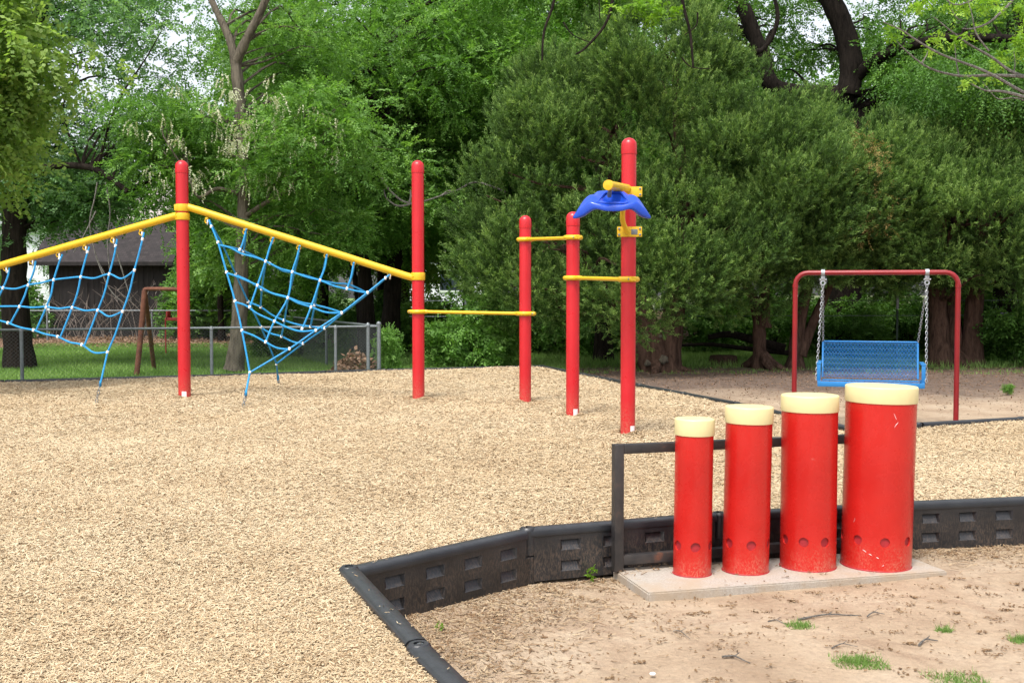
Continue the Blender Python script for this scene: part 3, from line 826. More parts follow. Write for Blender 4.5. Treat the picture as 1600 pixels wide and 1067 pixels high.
net2 = thing('rope_net', 'double blue rope net hanging in a V under the right yellow beam', 'rope net', tuple(W(470, 430, 14.1)), 'blue rope climbing nets')
TL = W(*z1(160, 300), 14.15); TR = W(*z1(845, 508), 14.2)
BF = W(*z1(316, 878), 13.75); BR = W(*z1(417, 845), 15.7)
front = [[(160, 300), (195, 385), (228, 498), (260, 607), (286, 718), (316, 878)],
         [(845, 508), (762, 575), (664, 652), (566, 718), (466, 788), (316, 878)],
         [(198, 395), (240, 405), (285, 428), (330, 440), (376, 457), (430, 484), (477, 497), (530, 516), (582, 529), (635, 550), (690, 563), (762, 577)],
         [(228, 500), (285, 522), (345, 548), (400, 578), (460, 595), (500, 615), (548, 630), (605, 650), (664, 652)],
         [(262, 612), (300, 624), (345, 655), (409, 684), (460, 708), (510, 722), (566, 718)],
         [(286, 722), (330, 738), (376, 763), (420, 785), (466, 790)],
         [(303, 335), (290, 385), (278, 415)],
         [(405, 368), (390, 410), (376, 457), (345, 548), (315, 634)],
         [(505, 398), (495, 440), (477, 497), (460, 595), (409, 684), (376, 762)],
         [(608, 432), (600, 480), (582, 529), (548, 630), (514, 714)],
         [(710, 462), (700, 515), (684, 562)]]
f1 = build_net(net2, (TL, TR, BF), front, z1)
beads(net2, f1, [(195, 385), (228, 498), (260, 607), (286, 718), (316, 878), (762, 575), (664, 652), (566, 718), (466, 788), (278, 412), (376, 457), (477, 497), (582, 529), (345, 548), (460, 595), (548, 630), (315, 630), (409, 684), (376, 762), (514, 712), (684, 560), (170, 325), (830, 520)])
rear = [[(162, 300), (185, 345), (215, 400), (262, 505), (310, 610), (358, 705), (417, 845)],
        [(845, 508), (765, 578), (670, 652), (600, 710), (518, 768), (417, 845)],
        [(212, 400), (250, 405), (292, 418), (340, 440), (392, 465), (440, 492), (478, 500), (530, 512), (580, 528), (640, 540), (692, 545), (762, 577)],
        [(262, 508), (310, 530), (360, 562), (410, 580), (458, 592), (510, 612), (562, 622), (615, 635), (668, 652)],
        [(312, 612), (357, 630), (400, 660), (445, 680), (500, 697), (548, 704), (602, 712)],
        [(358, 708), (396, 730), (435, 741), (480, 762), (518, 768)],
        [(303, 335), (298, 385), (290, 432)],
        [(405, 368), (385, 430), (372, 490), (362, 560), (357, 628)],
        [(505, 398), (497, 450), (480, 520), (462, 594), (448, 680), (436, 742)],
        [(608, 432), (592, 500), (578, 532), (562, 624), (546, 706)],
        [(710, 462), (706, 500), (692, 548)]]
f2 = build_net(net2, (TL, TR, BR), rear, z1)
beads(net2, f2, [(262, 505), (310, 610), (358, 705), (417, 845), (600, 710), (518, 768), (292, 418), (392, 465), (290, 430), (360, 562), (357, 630), (445, 680), (436, 741), (562, 622), (546, 704)])
for (X, Y) in ((160, 285), (303, 323), (405, 357), (505, 390), (608, 424), (710, 457), (848, 500)):
    px, py = z1(X, Y); t = (px - 288) / (654 - 288.0)
    c = bA.lerp(bB, max(0.0, min(1, t))); top = Vector((c.x, c.y, c.z - .048)); hook(net2, top, W(px, py + 14, c.y))
anchor(net2, f1((316, 878)), G(*z1(291, 1008), MZ)); anchor(net2, f2((417, 845)), G(*z1(426, 928), MZ))

net1 = thing('rope_net', 'single blue rope net under the left yellow beam, cut off by the photo edge', 'rope net', tuple(W(80, 420, 14.3)), 'blue rope climbing nets')
a1 = W(*z5(858, 165), 14.2); a2 = W(*z5(55, 375), 14.5); a3 = W(*z5(640, 877), 13.95)
left = [[(858, 165), (830, 280), (800, 390), (770, 520), (730, 635), (690, 760), (640, 877)],
        [(-420, 520), (-280, 505), (-140, 510), (-60, 478), (20, 495), (95, 500), (168, 478), (245, 465), (320, 447), (400, 437), (481, 430), (560, 438), (650, 413), (725, 440), (800, 390)],
        [(-420, 540), (-280, 590), (-140, 605), (0, 605), (116, 605), (195, 612), (275, 608), (352, 618), (430, 610), (505, 630), (582, 628), (650, 665), (730, 635)],
        [(-420, 560), (-280, 610), (-130, 655), (-20, 685), (47, 703), (120, 730), (199, 746), (270, 770), (343, 785), (415, 818), (487, 833), (560, 880), (640, 877)],
        [(-280, 452), (-300, 520), (-330, 585)], [(-120, 420), (-150, 510), (-190, 600), (-210, 638)],
        [(55, 375), (45, 430), (18, 495), (-20, 570), (-50, 605), (-90, 668)],
        [(212, 335), (200, 400), (168, 478), (145, 545), (116, 606), (62, 705)],
        [(372, 295), (350, 350), (320, 447), (305, 530), (275, 610), (215, 748)],
        [(532, 250), (510, 320), (481, 428), (462, 520), (430, 612), (360, 786)],
        [(697, 205), (680, 300), (650, 413), (620, 530), (582, 628), (503, 836)]]
f3 = build_net(net1, (a1, a2, a3), left, z5)
beads(net1, f3, [(800, 390), (730, 635), (640, 877), (650, 413), (582, 628), (487, 833), (481, 430), (430, 612), (343, 785), (320, 447), (275, 610), (199, 746), (168, 478), (116, 606), (47, 703), (18, 495), (848, 205), (688, 245), (520, 282), (355, 318), (47, 398)])
for (X, Y) in ((858, 150), (692, 188), (528, 232), (370, 275), (212, 318), (54, 362), (-110, 400), (-280, 440)):
    px, py = z5(X, Y); t = (288 - px) / (288 + 84.0); c = lA.lerp(lF, t); hook(net1, Vector((c.x, c.y, c.z - .048)), W(px, py + 10, c.y))
anchor(net1, f3((640, 877)), G(150, 630, MZ))

# ================================================================== BLUE HANGING TOY on post E
def toy():
    x, y, r, _ = POSTS['E']
    root = thing('hanging_seat', 'glossy blue winged plastic seat held out on yellow arms from the tallest post', 'hanging toy', tuple(W(955, 330, 9.95)))
    Dc = 9.95; c = W(956, 322, Dc); S = Dc / F
    # body: sections across x; values in photo pixels converted to metres
    xs = [-61, -57, -52, -46, -40, -34, -28, -22, -16, -10, 0, 10, 16, 22, 28, 34, 40, 46, 52, 57, 61]
    top = {61: -17, 57: -11, 52: -3, 46: 6, 40: 13, 34: 17, 28: 17, 22: 15.5, 16: 15, 10: 15, 0: 15}
    bot = {61: -19, 57: -20, 52: -19, 46: -16.5, 40: -13, 34: -7, 28: 0, 22: 2, 16: 1.5, 10: 1, 0: .5}
    def slope(a): return .12 + .42 * math.exp(-(a / 31.0) ** 6)
    V = []; k = 40
    for X in xs:
        a = abs(X); t, b = top[a], bot[a]; hy = (.145 * (1 - (a / 63) ** 2.6) + .012)
        for j in range(k):
            th = 2 * math.pi * j / k; cc, ss = math.cos(th), math.sin(th)
            py = math.copysign(abs(cc) ** .6, cc) * hy
            pz = (t + b) / 2 * S + math.copysign(abs(ss) ** .55, ss) * (t - b) / 2 * S + slope(a) * py
            if ss > 0 and a < 24:                       # bowl pressed into the forward-sloping top
                g = math.exp(-((X - 3) / 15.0) ** 4) * math.exp(-((py + .005) / .085) ** 4)
                pz -= .062 * g
            if 28 <= a <= 50:                           # flutes in the wings
                pz += .016 * math.cos((py / hy) * 4.2) * (ss > 0) - .008
            V.append((c.x + X * S, c.y + py, c.z + pz))
    Fc = []
    for i in range(len(xs) - 1):
        for j in range(k):
            j2 = (j + 1) % k; Fc.append((i * k + j, (i + 1) * k + j, (i + 1) * k + j2, i * k + j2))
    Fc.append(tuple(range(k))); Fc.append(tuple((len(xs) - 1) * k + j for j in reversed(range(k))))
    o = MB().add(V, Fc).build('seat', M['blue_plastic'], root, ang=180)
    sm = o.modifiers.new('s', 'SUBSURF'); sm.levels = 1; sm.render_levels = 2
    # raised rim of the bowl
    def bx(X, py): return Vector((c.x + X * S, c.y + py, c.z + 14.5 * S + slope(0) * py))
    rim = [bx(-24, -.118), bx(-2, -.128), bx(23, -.118), bx(20, 0), bx(15, .075), bx(2, .085), bx(-9, .075), bx(-16, 0)]
    pts = smooth_path(rim + [rim[0]], 5)
    MB().tube(pts[:-1], .011, 8, closed=True).build('bowl_rim', M['blue_plastic'], o)
    # brackets
    for (py, s) in ((301, 'upper'), (363, 'lower')):
        z = W(981, py, y).z
        mb = MB(); yy = y - r - .006; h = .095
        mb.box((x, yy - .004, z), (.235, .012, h), None, .004)
        mb.tube([(x - r * 1.25, y - r * .2, z), (x - r * .8, y - r - .004, z)], .02, 8)
        mb.lathe([(r + .001, z - h * .46), (r + .010, z - h * .46), (r + .010, z + h * .46), (r + .001, z + h * .46)], (x, y, 0), 28)
        p = mb.build('bracket', M['yellow'], root)
        for bx_ in (-.098, .098):
            for bz in (-.028, .028):
                MB().lathe([(.011, 0), (.011, .006), (.005, .01)], (x + bx_, yy - .010, z + bz), 8, axis=(0, -1, 0)).build('bolt', M['galv'], p)
        if s == 'lower':
            MB().box((x + .045, yy - .0115, z - .002), (.06, .003, .05), None, .001).build('plate', M['galv'], p)
    zu = W(981, 297, y).z
    tip = W(950, 289.5, 9.72)
    MB().tube([tip, Vector((x - .02, y - r + .01, zu + .005))], .041, 18).build('handle_arm', M['yellow'], root)
    ax = (tip - Vector((x - .02, y - r, zu))).normalized()
    MB().lathe([(.041, -.05), (.046, -.046), (.046, .0), (.043, .006), (.0, .010)], tip, 20, axis=ax).build('end_cap', M['yellow'], root)
    # curved support from the lower bracket up to the underside of the seat
    zl = W(981, 360, y).z
    pts = smooth_path([Vector((x - .015, y - r - .012, zl - .03)), Vector((x - .045, y - r - .045, zl + .02)), Vector((x - .075, y - r - .10, zl + .09)), Vector((x - .078, y - r - .17, zl + .20)), Vector((x - .08, y - .36, zl + .27))], 5)
    mb = MB(); 
    mb.tube(pts, [.024] * len(pts), 12); mb.build('support_arm', M['yellow'], root)
    # swivel stem between arm and seat
    p = W(953, 297, 9.85); MB().tube([p, p + Vector((.0, .06, -.05))], .02, 10).build('swivel_stem', M['galv'], root)
toy()

# ================================================================== BENCH SWING
def bench():
    D = 13.5
    xl = W(1241, 600, 13.72).x; yl = 13.72; xr = W(1494.5, 600, 13.28).x; yr = 13.28
    zt = W(1368, 426, D).z; rc = .15
    fr = thing('swing_frame', 'dark red pipe arch that holds the blue bench', 'swing frame', ((xl + xr) / 2, D, 0))
    A = Vector((xl, yl, 0)); B = Vector((xr, yr, 0)); e = (B - A).normalized(); Lf = (B - A).length; Z = Vector((0, 0, 1))
    pts = [A - Z * .1, A + Z * .6, A + Z * (zt - rc)]
    pts += [A + e * (rc - rc * math.cos(R(a))) + Z * (zt - rc + rc * math.sin(R(a))) for a in (18, 36, 54, 72, 90)]
    pts += [A + e * (Lf / 2) + Z * zt]
    pts += [B - e * (rc - rc * math.sin(R(a))) + Z * (zt - rc + rc * math.cos(R(a))) for a in (0, 18, 36, 54, 72)]
    pts += [B + Z * (zt - rc), B + Z * .6, B - Z * .1]
    il, ir = 2, len(pts) - 3
    MB().tube(pts[:il + 1], .031, 16).build('leg', M['dark_red'], fr)
    MB().tube(pts[il:ir + 1], .0305, 16).build('top_bar', M['dark_red'], fr)
    MB().tube(pts[ir:], .031, 16).build('leg', M['dark_red'], fr)
    for q in (pts[il], pts[ir]): MB().tube([q - Z * .035, q + Z * .005], .035, 16).build('joint_sleeve', M['dark_red'], fr)
    hooks = []
    for px in (1285, 1447.5):
        k = (px - 800) / F; tt = (k * yl - xl) / (e.x - k * e.y); t = A + e * tt + Z * zt; hooks.append(t)
        mb = MB()
        mb.tube([t - e * .022, t + e * .022], .043, 16)
        mb.box(t + Vector((0, 0, -.065)), (.05, .03, .05), None, .006)
        mb.tube([t + Vector((-.04, 0, -.085)), t + Vector((.045, 0, -.085))], .012, 8)
        mb.torus(t + Vector((0, 0, -.125)), .026, .010, (0, 1, 0), 12, 6)
        mb.build('hanger', M['chain_steel'], fr)
    # bench: local axes e1 along it, e2 towards its back
    P0 = W(1279, 600, 13.45); P1 = W(1443, 604, 13.10); P0.z = P1.z = 0
    e1 = (P1 - P0).normalized(); e2 = Vector((-e1.y, e1.x, 0)); L = (P1 - P0).length; zs = .565
    rot = Matrix.Rotation(math.atan2(e1.y, e1.x), 3, 'Z')
    bn = thing('bench_swing', 'blue expanded-metal bench hanging on chains below the dark red arch', 'bench swing', (P0.x, P0.y, .5))
    def lattice(P, nx, nz, ub, vb, r):
        """expanded metal: rows of zigzag strands meeting at the diamonds' tips"""
        mb = MB(); du = ub / nx
        for j in range(nz + 1):
            for s in (0, 1):
                if (j == 0 and s == 0) or (j == nz and s == 1): continue
                pts = []
                for i in range(2 * nx + 1):
                    h = (.5 if (i + j) % 2 else 0.0)
                    vv = j + (h if s else -h)
                    pts.append(P(i * du / 2, min(max(vv, 0), nz) / nz * vb))
                mb.tube(pts, r, 4, caps=False)
        return mb
    back_h = .44; Ys = .46; i0 = .035; Lb = L - 2 * i0
    def PB(uu, vv): return P0 + e1 * (i0 + uu) + e2 * (Ys + .17 * vv / back_h + .02 * math.sin(vv / back_h * 3)) + Z * (zs + .01 + vv)
    def PS(uu, vv): return P0 + e1 * (i0 + uu) + e2 * vv + Z * (zs + .010 * math.cos(vv * 7))
    lattice(PB, 28, 14, Lb, back_h, .0038).build('backrest', M['bench_blue'], bn)
    lattice(PS, 28, 14, Lb, Ys, .0038).build('seat', M['bench_blue'], bn)
    mb = MB(); t = back_h + .008
    mb.tube([PB(0, 0), PB(0, back_h * .5), PB(0, back_h), PB(.015, t), PB(Lb * .5, t), PB(Lb - .015, t), PB(Lb, back_h), PB(Lb, back_h * .5), PB(Lb, 0)], .012, 8)
    mb.build('back_frame', M['bench_blue'], bn)
    c = P0 + e1 * (L / 2) + e2 * -.012
    MB().box(c + Z * (zs - .034), (L + .03, .03, .065), rot, .01).build('front_rail', M['bench_blue'], bn)
    for sx in (0, 1):
        q = P0 + e1 * (0 if sx == 0 else L)
        mb = MB()
        mb.box(q + e2 * .03 + Z * (zs + .10), (.045, .04, .20), rot, .008)
        mb.box(q + e2 * .24 + Z * (zs + .212), (.052, .46, .028), rot, .008)
        mb.box(q + e2 * .23 + Z * (zs - .015), (.032, .44, .04), rot, .006)
        mb.build('armrest', M['bench_blue'], bn)
        h = hooks[sx] - Z * .15
        f_end = q + e1 * (-.03 if sx == 0 else .03) + e2 * .01 + Z * (zs + .01); b_end = PB(0 if sx == 0 else Lb, back_h)
        for (P, Q) in ((h, f_end), (h + Vector((.006, .01, 0)), b_end)):
            dd = Q - P; k = int(dd.length / .036); mb = MB()
            dq = Vector((0, 0, -1)).rotation_difference(dd.normalized())
            for i in range(k):
                cc = P + dd * ((i + .5) / k); n = 10; lp = []
                for a in range(n):
                    an = 2 * math.pi * a / n; ev = Vector((0, math.cos(an) * .013, math.sin(an) * .025)) if i % 2 else Vector((math.cos(an) * .013, 0, math.sin(an) * .025))
                    lp.append(cc + dq @ ev)
                mb.tube(lp, 0.0036, 4, closed=True)
            mb.build('chain', M['chain_steel'], bn)
bench()

# ================================================================== FENCES
def chainlink(name, pts, H, label, post_at, pitch=.065, wr=.0014, mat='galv_dull', pr=.03):
    root = thing(name, label, 'fence', (pts[0][0], pts[0][1], 0))
    for (a, b) in zip(pts[:-1], pts[1:]):
        a = Vector((*a, 0)); b = Vector((*b, 0)); L = (b - a).length; d = (b - a) / L; mb = MB()
        mb.tube([a + Vector((0, 0, H)), b + Vector((0, 0, H))], .021, 8); mb.build('top_rail', M['galv'], root)
        mb = MB(); n = int((L + H) / pitch)
        for i in range(n):
            for s in (1, -1):
                s0 = i * pitch - H
                p0, p1 = (s0, s0 + H) ; q0, q1 = 0.0, H
                lo = max(0, p0); hi = min(L, p1)
                if hi <= lo + .01: continue
                za = (lo - s0); zb = (hi - s0)
                if s < 0: za, zb = H - za, H - zb
                P = a + d * lo + Vector((0, 0, .03 + za * (H - .05) / H)); Q = a + d * hi + Vector((0, 0, .03 + zb * (H - .05) / H))
                mb.tube([P, Q], wr, 3, caps=False)
        mb.build('wire_mesh', M['chain_wire'], root, smooth=False)
    for (x, y, r, h) in post_at:
        MB().lathe([(r, -.05), (r, H + h - .03), (r + .008, H + h - .03), (r + .008, H + h), (r * .5, H + h + .03)], (x, y, 0), 12).build('fence_post', M['galv'], root)
    return root
fa = Vector((-14.0, 16.4)); fb = Vector((-2.46, 20.35))
def onl(px):
    # point of the near fence line seen at photo column px
    k = (px - 800) / F * math.cos(PITCH) if False else (px - 800) / F
    # x = k*y ; along the line
    d = fb - fa; t = (k * fa.y - fa.x) / (d.x - k * d.y); return fa + d * t
p1, p2, p3, p4 = onl(33), onl(330), onl(524), onl(575)
chainlink('chain_link_fence', [tuple(fa), tuple(fb)], 1.03, 'low grey chain-link fence running just behind the far left mulch edge to a corner post', [(p1.x, p1.y, .03, .0), (p2.x, p2.y, .03, 0), (p3.x, p3.y, .028, 0), (p4.x, p4.y, .034, .04), (fb.x, fb.y, .038, .06)])
rt = [(-2.46, 20.40), (-6.4, 30.5)]
chainlink('chain_link_fence', rt, 1.03, 'chain-link fence run going away behind the corner post, partly behind the right rope net', [(-4.2, 24.9, .03, 0), (-6.4, 30.5, .035, .03)])
bf = [(-24, 38.6), (-6.5, 39.0)]
chainlink('chain_link_fence', bf, 1.05, 'distant grey chain-link fence in front of the dark shed', [(W(70, 500, 38.6).x, 38.8, .035, 0), (W(236, 500, 38.8).x, 38.9, .035, 0), (-6.5, 39, .035, 0), (-20, 38.7, .035, 0)], pitch=.12, wr=.0026)
# wire fence with steel T-posts through the trees
def tpost(px, D, ytop, label):
    b = W(px, 500, D); z = W(px, ytop, D).z
    root = thing('fence_post', label, 'steel post', (b.x, D, 0), 'thin steel posts among the trees')
    mb = MB(); mb.box((b.x, D, (z - .3) / 2), (.05, .012, z - .3)); mb.box((b.x, D + .02, (z - .3) / 2), (.012, .035, z - .3)); mb.build('shaft', M['tpost'], root, smooth=False)
    MB().box((b.x, D + .01, z - .13), (.058, .05, .30), None, .004).build('painted_tip', M['galv'], root)
tpost(728, 24.5, 470, 'thin dark steel post with a pale tip in the bushes under the low yellow bar')
tpost(1402, 25.5, 464, 'thin dark steel post with a pale tip seen above the bench swing')
def wires():
    for k, z in enumerate((1.15, 1.5)):
        pts = [(-2.3, 24.6), (-1.02, 24.5), (5.0, 25.2), (8.9, 25.5), (14, 26)]
        o = MB().tube(smooth_path([Vector((x, y + .03, z - .02)) for x, y in pts], 3), .006, 5).build('fence_wire', M['galv_dull'], None, at=(-2.3, 24.6, z))
        tag(o, 'thin sagging fence wire strung between the dark steel posts, %s strand' % ('lower' if k == 0 else 'upper'), 'wire')
wires()
o = MB().tube([W(1562, 490, 26), W(1640, 491, 26)], .028, 8).tube([W(1640, 491, 26), W(1640, 491, 26) - Vector((0, 0, 1.25))], .03, 8).build('gate_rail', M['galv'], None, at=W(1562, 490, 26))
tag(o, 'short pale metal rail at the right edge behind the dark trees', 'rail')

# ================================================================== RUSTY FRAME
def rusty_frame():
    D = 22.0; t = W(226, 454, D); b = W(213, 587, D)
    root = thing('pipe_frame', 'rusty brown pipe frame standing on the grass behind the left chain-link fence', 'pipe frame', (b.x, D, 0))
    MB().tube(smooth_path([Vector((b.x, D, -.05)), (Vector((b.x, D, 0)) + t) / 2 + Vector((.01, 0, 0)), t], 3), .055, 10).build('leg', M['rust'], root)
    MB().tube(smooth_path([t, t + Vector((.06, 0, .03)), W(270, 452, D), W(291, 452.5, D + .1)], 4), .04, 10).build('crossbar', M['rust'], root)
    MB().tube([t, Vector((t.x - .35, D + 1.6, .0))], .045, 10).build('brace', M['rust'], root)
    e = W(289, 455, D + .1); MB().tube([e, Vector((e.x + .02, D + .1, 0))], .045, 10).build('leg', M['rust'], root)
rusty_frame()
def redseat():
    b = W(270, 493, 30.0); root = thing('cart', 'small faded red cart behind the left red post', 'cart', (b.x, 30, 0))
    MB().box((b.x + .1, 30, .95), (.55, .3, .08), None, .01).box((b.x - .12, 30, 1.05), (.05, .3, .22), None, .01).build('tray', M['redtoy'], root)
    for s in (-.2, .3):
        MB().tube([(b.x + s, 30, 0), (b.x + s, 30, .92)], .02, 8).build('leg', M['redtoy'], root)
redseat()

# ================================================================== BUILDINGS
def shed():
    D = 42.0; xl = W(78, 500, D).x; xr = W(262, 500, D).x; ze = W(160, 408, D).z; zr = W(160, 343, D + 2).z; dep = 4.2
    root = thing('shed', 'dark weathered wooden shed with a shingled roof behind the far fence', 'shed', (xl, D, 0))
    mb = MB(); x = xl; c = 0
    while x < xr - .02:
        wd = min(.19, xr - x); mb.box((x + wd / 2, D + .02 * (c % 2) * .3, ze / 2), (wd - .012, .05, ze)); x += wd; c += 1
    mb.box(((xl + xr) / 2, D + dep / 2 + .05, ze / 2), (xr - xl - .02, dep, ze - .02)); mb.build('wall', M['planks'], root, smooth=False)
    mb = MB(); o = .45; yR = D + dep / 2
    a = [(xl - .55, D - o, ze - .05), (xr + .35, D - o, ze - .05), (xr + .35, yR, zr), (xl - .55, yR, zr)]
    b = [(p[0], p[1], p[2] - .12) for p in a]
    mb.add(a + b, [(0, 1, 2, 3), (7, 6, 5, 4), (4, 5, 1, 0), (5, 6, 2, 1), (7, 4, 0, 3)])
    a2 = [(xl - .55, yR, zr), (xr + .35, yR, zr), (xr + .35, yR + dep / 2 + o, ze - .05), (xl - .55, yR + dep / 2 + o, ze - .05)]
    b2 = [(p[0], p[1], p[2] - .12) for p in a2]
    mb.add(a2 + b2, [(0, 1, 2, 3), (7, 6, 5, 4), (5, 6, 2, 1), (6, 7, 3, 2), (7, 4, 0, 3)])
    mb.build('roof', M['shingle'], root, smooth=False)
    MB().box(((xl + xr) / 2 - .1, D - o - .015, ze - .11), (xr - xl + .9, .03, .14)).build('fascia', M['planks'], root, smooth=False)
    MB().box((xl + 1.0, D - .035, 1.05), (.95, .04, 2.1), None, .01).build('door', M['planks'], root, smooth=False)
shed()
def house(xl, xr, D, ze, zr, label, wins=()):
    root = thing('house', label, 'house', (xl, D, 0)); dep = 8
    mb = MB(); n = int(ze / .2)
    for i in range(n):
        z = (i + .5) * ze / n; mb.box(((xl + xr) / 2, D + dep / 2 + .004 * i * 0, z), (xr - xl, dep, ze / n - .02))
    mb.box(((xl + xr) / 2, D + dep / 2, ze / 2), (xr - xl - .05, dep - .05, ze)); mb.build('wall', M['house_wall'], root, smooth=False)
    a = [(xl - .5, D - .5, ze - .05), (xr + .5, D - .5, ze - .05), (xr + .5, D + dep / 2, zr), (xl - .5, D + dep / 2, zr), (xr + .5, D + dep + .5, ze - .05), (xl - .5, D + dep + .5, ze - .05)]
    b = [(p[0], p[1], p[2] - .2) for p in a]
    MB().add(a + b, [(0, 1, 2, 3), (3, 2, 4, 5), (6, 7, 1, 0), (10, 11, 5, 4), (7, 8, 2, 1), (8, 10, 4, 2), (6, 9, 8, 7)[::-1], (9, 11, 10, 8)[::-1], (9, 6, 0, 3), (11, 9, 3, 5)]).build('roof', M['house_roof'], root, smooth=False)
    for (x, z) in wins:
        f = MB().box((x, D - .03, z), (1.3, .08, 1.3), None, .01).build('window', M['white'], root)
        MB().box((x, D - .072, z), (1.1, .02, 1.1)).build('pane', M['glass_dark'], f)
D = 62
house(W(25, 400, D).x, W(285, 400, D).x, D, 5.6, 8.4, 'pale house glimpsed between leaves above the dark shed', [(-24, 4.0), (-21, 4.0)])
house(W(600, 400, D).x, W(775, 400, D).x, D, 4.0, 6.2, 'white house glimpsed behind the tall post between trunks', [(-3.5, 2.4), (-1.2, 2.4)])

# ================================================================== TREES
rngT = np.random.default_rng(11)
def juniper(label, base, stems, lobes, seed, n_tuft=9000, zmin=.9, brown=None):
    rng = np.random.default_rng(seed); root = thing('juniper_tree', label, 'juniper', tuple(base), 'big dark junipers behind the play area')
    mb = MB(); allp = []
    for (pts, rb, rt_) in stems: allp += trunk_tube(mb, rng, pts, rb, rt_, 12, 1.25)
    cen = np.concatenate([np.array([l[0]]) for l in lobes])
    # limbs
    P, rr = [], []
    for (c, r) in lobes:
        p, q = clumps_in(rng, c, r, 14, .3, .5, .3); P.append(p)
    branch_mesh(mb, rng, allp, np.concatenate(P), .6, .06, .05)
    # stubby roots
    for a in range(5):
        an = rng.uniform(0, 6.28); b = Vector(base)
        mb.tube(smooth_path([b + Vector((0, 0, .35)), b + Vector((math.cos(an) * .35, math.sin(an) * .35, .10)), b + Vector((math.cos(an) * .75, math.sin(an) * .75, -.04))], 3), [.12, .11, .10, .09, .07, .05, .03], 8)
    mb.build('trunk', M['bark_juniper'], root)
    if seed == 21:
        b = Vector(base)
        for (bx_, bz_, r_) in ((.06, .26, .10), (-.28, .18, .07), (-.02, .74, .04)):
            bm = bmesh.new(); bmesh.ops.create_icosphere(bm, subdivisions=2, radius=r_)
            for q in bm.verts: q.co = q.co * (1 + .18 * math.sin(q.co.x * 50 + q.co.z * 37))
            MB().bm(bm, Matrix.Translation(b + Vector((bx_, -.30, bz_)))).build('burl', M['bark_grey'], root)
    # crown: rounded bosses on the lobes' skins, each covered in upswept feathery tufts
    CL = []; CR = []; OUT = []
    for (c, r) in lobes:
        n = int(17 * (r[0] * r[2] + r[0] * r[1] + r[1] * r[2]) / 3) + 16
        d = unit(rng.normal(size=(n, 3))); d[:, 1] -= .25 * rng.random(n); d = unit(d)
        rad = rng.uniform(.68, 1.0, n) * (1 + .06 * np.sin(d[:, 0] * 7 + c[0]) * np.sin(d[:, 2] * 6))
        CL.append(np.array(c) + d * rad[:, None] * np.array(r)); CR.append(rng.uniform(.34, .72, n)); OUT.append(d)
    CL = np.concatenate(CL); CR = np.concatenate(CR); OUT = np.concatenate(OUT)
    keep = CL[:, 2] > zmin + .36 * np.sin(CL[:, 0] * 1.7 + seed)
    for (c, r) in lobes:
        q = np.linalg.norm((CL - np.array(c)) / np.array(r), axis=1); keep &= q > .62
    CL, CR, OUT = CL[keep], CR[keep], OUT[keep]; m = len(CL)
    ct = rng.uniform(.20, .62, m)
    if brown is not None:
        db = np.linalg.norm((CL - np.array(brown)) * np.array([1, .5, .45]), axis=1)
    wgt = CR ** 2 / (CR ** 2).sum(); idx = rng.choice(m, n_tuft, p=wgt)
    d = unit(rng.normal(size=(n_tuft, 3)) + OUT[idx] * .9 + np.array([0, 0, .35]))
    rr = rng.random(n_tuft) ** .22 * (1 + .12 * np.sin(d[:, 0] * 9 + idx) * np.sin(d[:, 2] * 8 + idx * 1.3))
    o = CL[idx] + d * (CR[idx] * rr)[:, None] * np.array([1, 1, .85])
    k = 44                                        # slivers in each tuft
    td = unit(OUT[idx] * .35 + d * .6 + np.array([0, 0, .75]) + rng.normal(size=(n_tuft, 3)) * .22)
    O = np.repeat(o, k, 0); TD = np.repeat(td, k, 0)
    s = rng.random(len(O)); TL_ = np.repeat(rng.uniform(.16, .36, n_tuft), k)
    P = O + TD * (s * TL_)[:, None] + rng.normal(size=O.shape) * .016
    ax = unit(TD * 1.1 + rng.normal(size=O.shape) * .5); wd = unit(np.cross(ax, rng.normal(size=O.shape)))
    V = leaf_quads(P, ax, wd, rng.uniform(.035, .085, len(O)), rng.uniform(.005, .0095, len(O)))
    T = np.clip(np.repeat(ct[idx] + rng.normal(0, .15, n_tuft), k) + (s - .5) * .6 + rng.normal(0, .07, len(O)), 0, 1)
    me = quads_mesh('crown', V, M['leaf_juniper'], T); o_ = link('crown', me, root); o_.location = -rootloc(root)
    if brown is not None:
        n2 = 14; C2 = np.array(brown) + rng.normal(size=(n2, 3)) * np.array([.30, .15, .62])
        if len(C2):
            V, T = spray_cloud(rng, C2, np.full(len(C2), .32), 230, 9, .06, .008, .20, .2, .9)
            o_ = link('dead_foliage', quads_mesh('dead_foliage', V, M['dead_spray'], T), root); o_.location = -rootloc(root)
            o_['label'] = 'browned dry patch in the crown'
    return root
# big left juniper
D1 = 23.3; b = Vector((W(1030, 579, D1).x, D1, 0))
juniper('largest juniper with a thick burred trunk, its broad crown behind the tallest red post', b,
        [([b, b + Vector((-.25, 0, 1.0)), b + Vector((-.7, .2, 2.6)), b + Vector((-1.0, .1, 5))], .29, .12), ([b + Vector((.15, .05, 0)), b + Vector((.3, 0, 1.2)), b + Vector((.5, .1, 3.0)), b + Vector((.3, 0, 6.2))], .30, .08),
         ([b + Vector((-.2, -.05, 0)), b + Vector((-.75, -.1, 1.1)), b + Vector((-1.6, -.1, 2.3))], .2, .07)],
        [((2.9, 23.6, 4.6), (2.4, 2.2, 2.75)), ((.9, 23.2, 3.4), (1.9, 1.8, 2.0)), ((4.7, 23.2, 3.5), (2.2, 2.0, 2.3)), ((0.4, 23.0, 2.2), (1.5, 1.4, 1.2)), ((2.6, 22.4, 2.4), (2.6, 1.4, 1.45)), ((3.0, 22.9, 6.0), (1.3, 1.3, 1.4)), ((1.2, 23.6, 5.0), (1.4, 1.5, 1.4))],
        21, 17000, 1.0)
D2 = 24.0; b = Vector((W(1190, 575, D2).x, D2, 0))
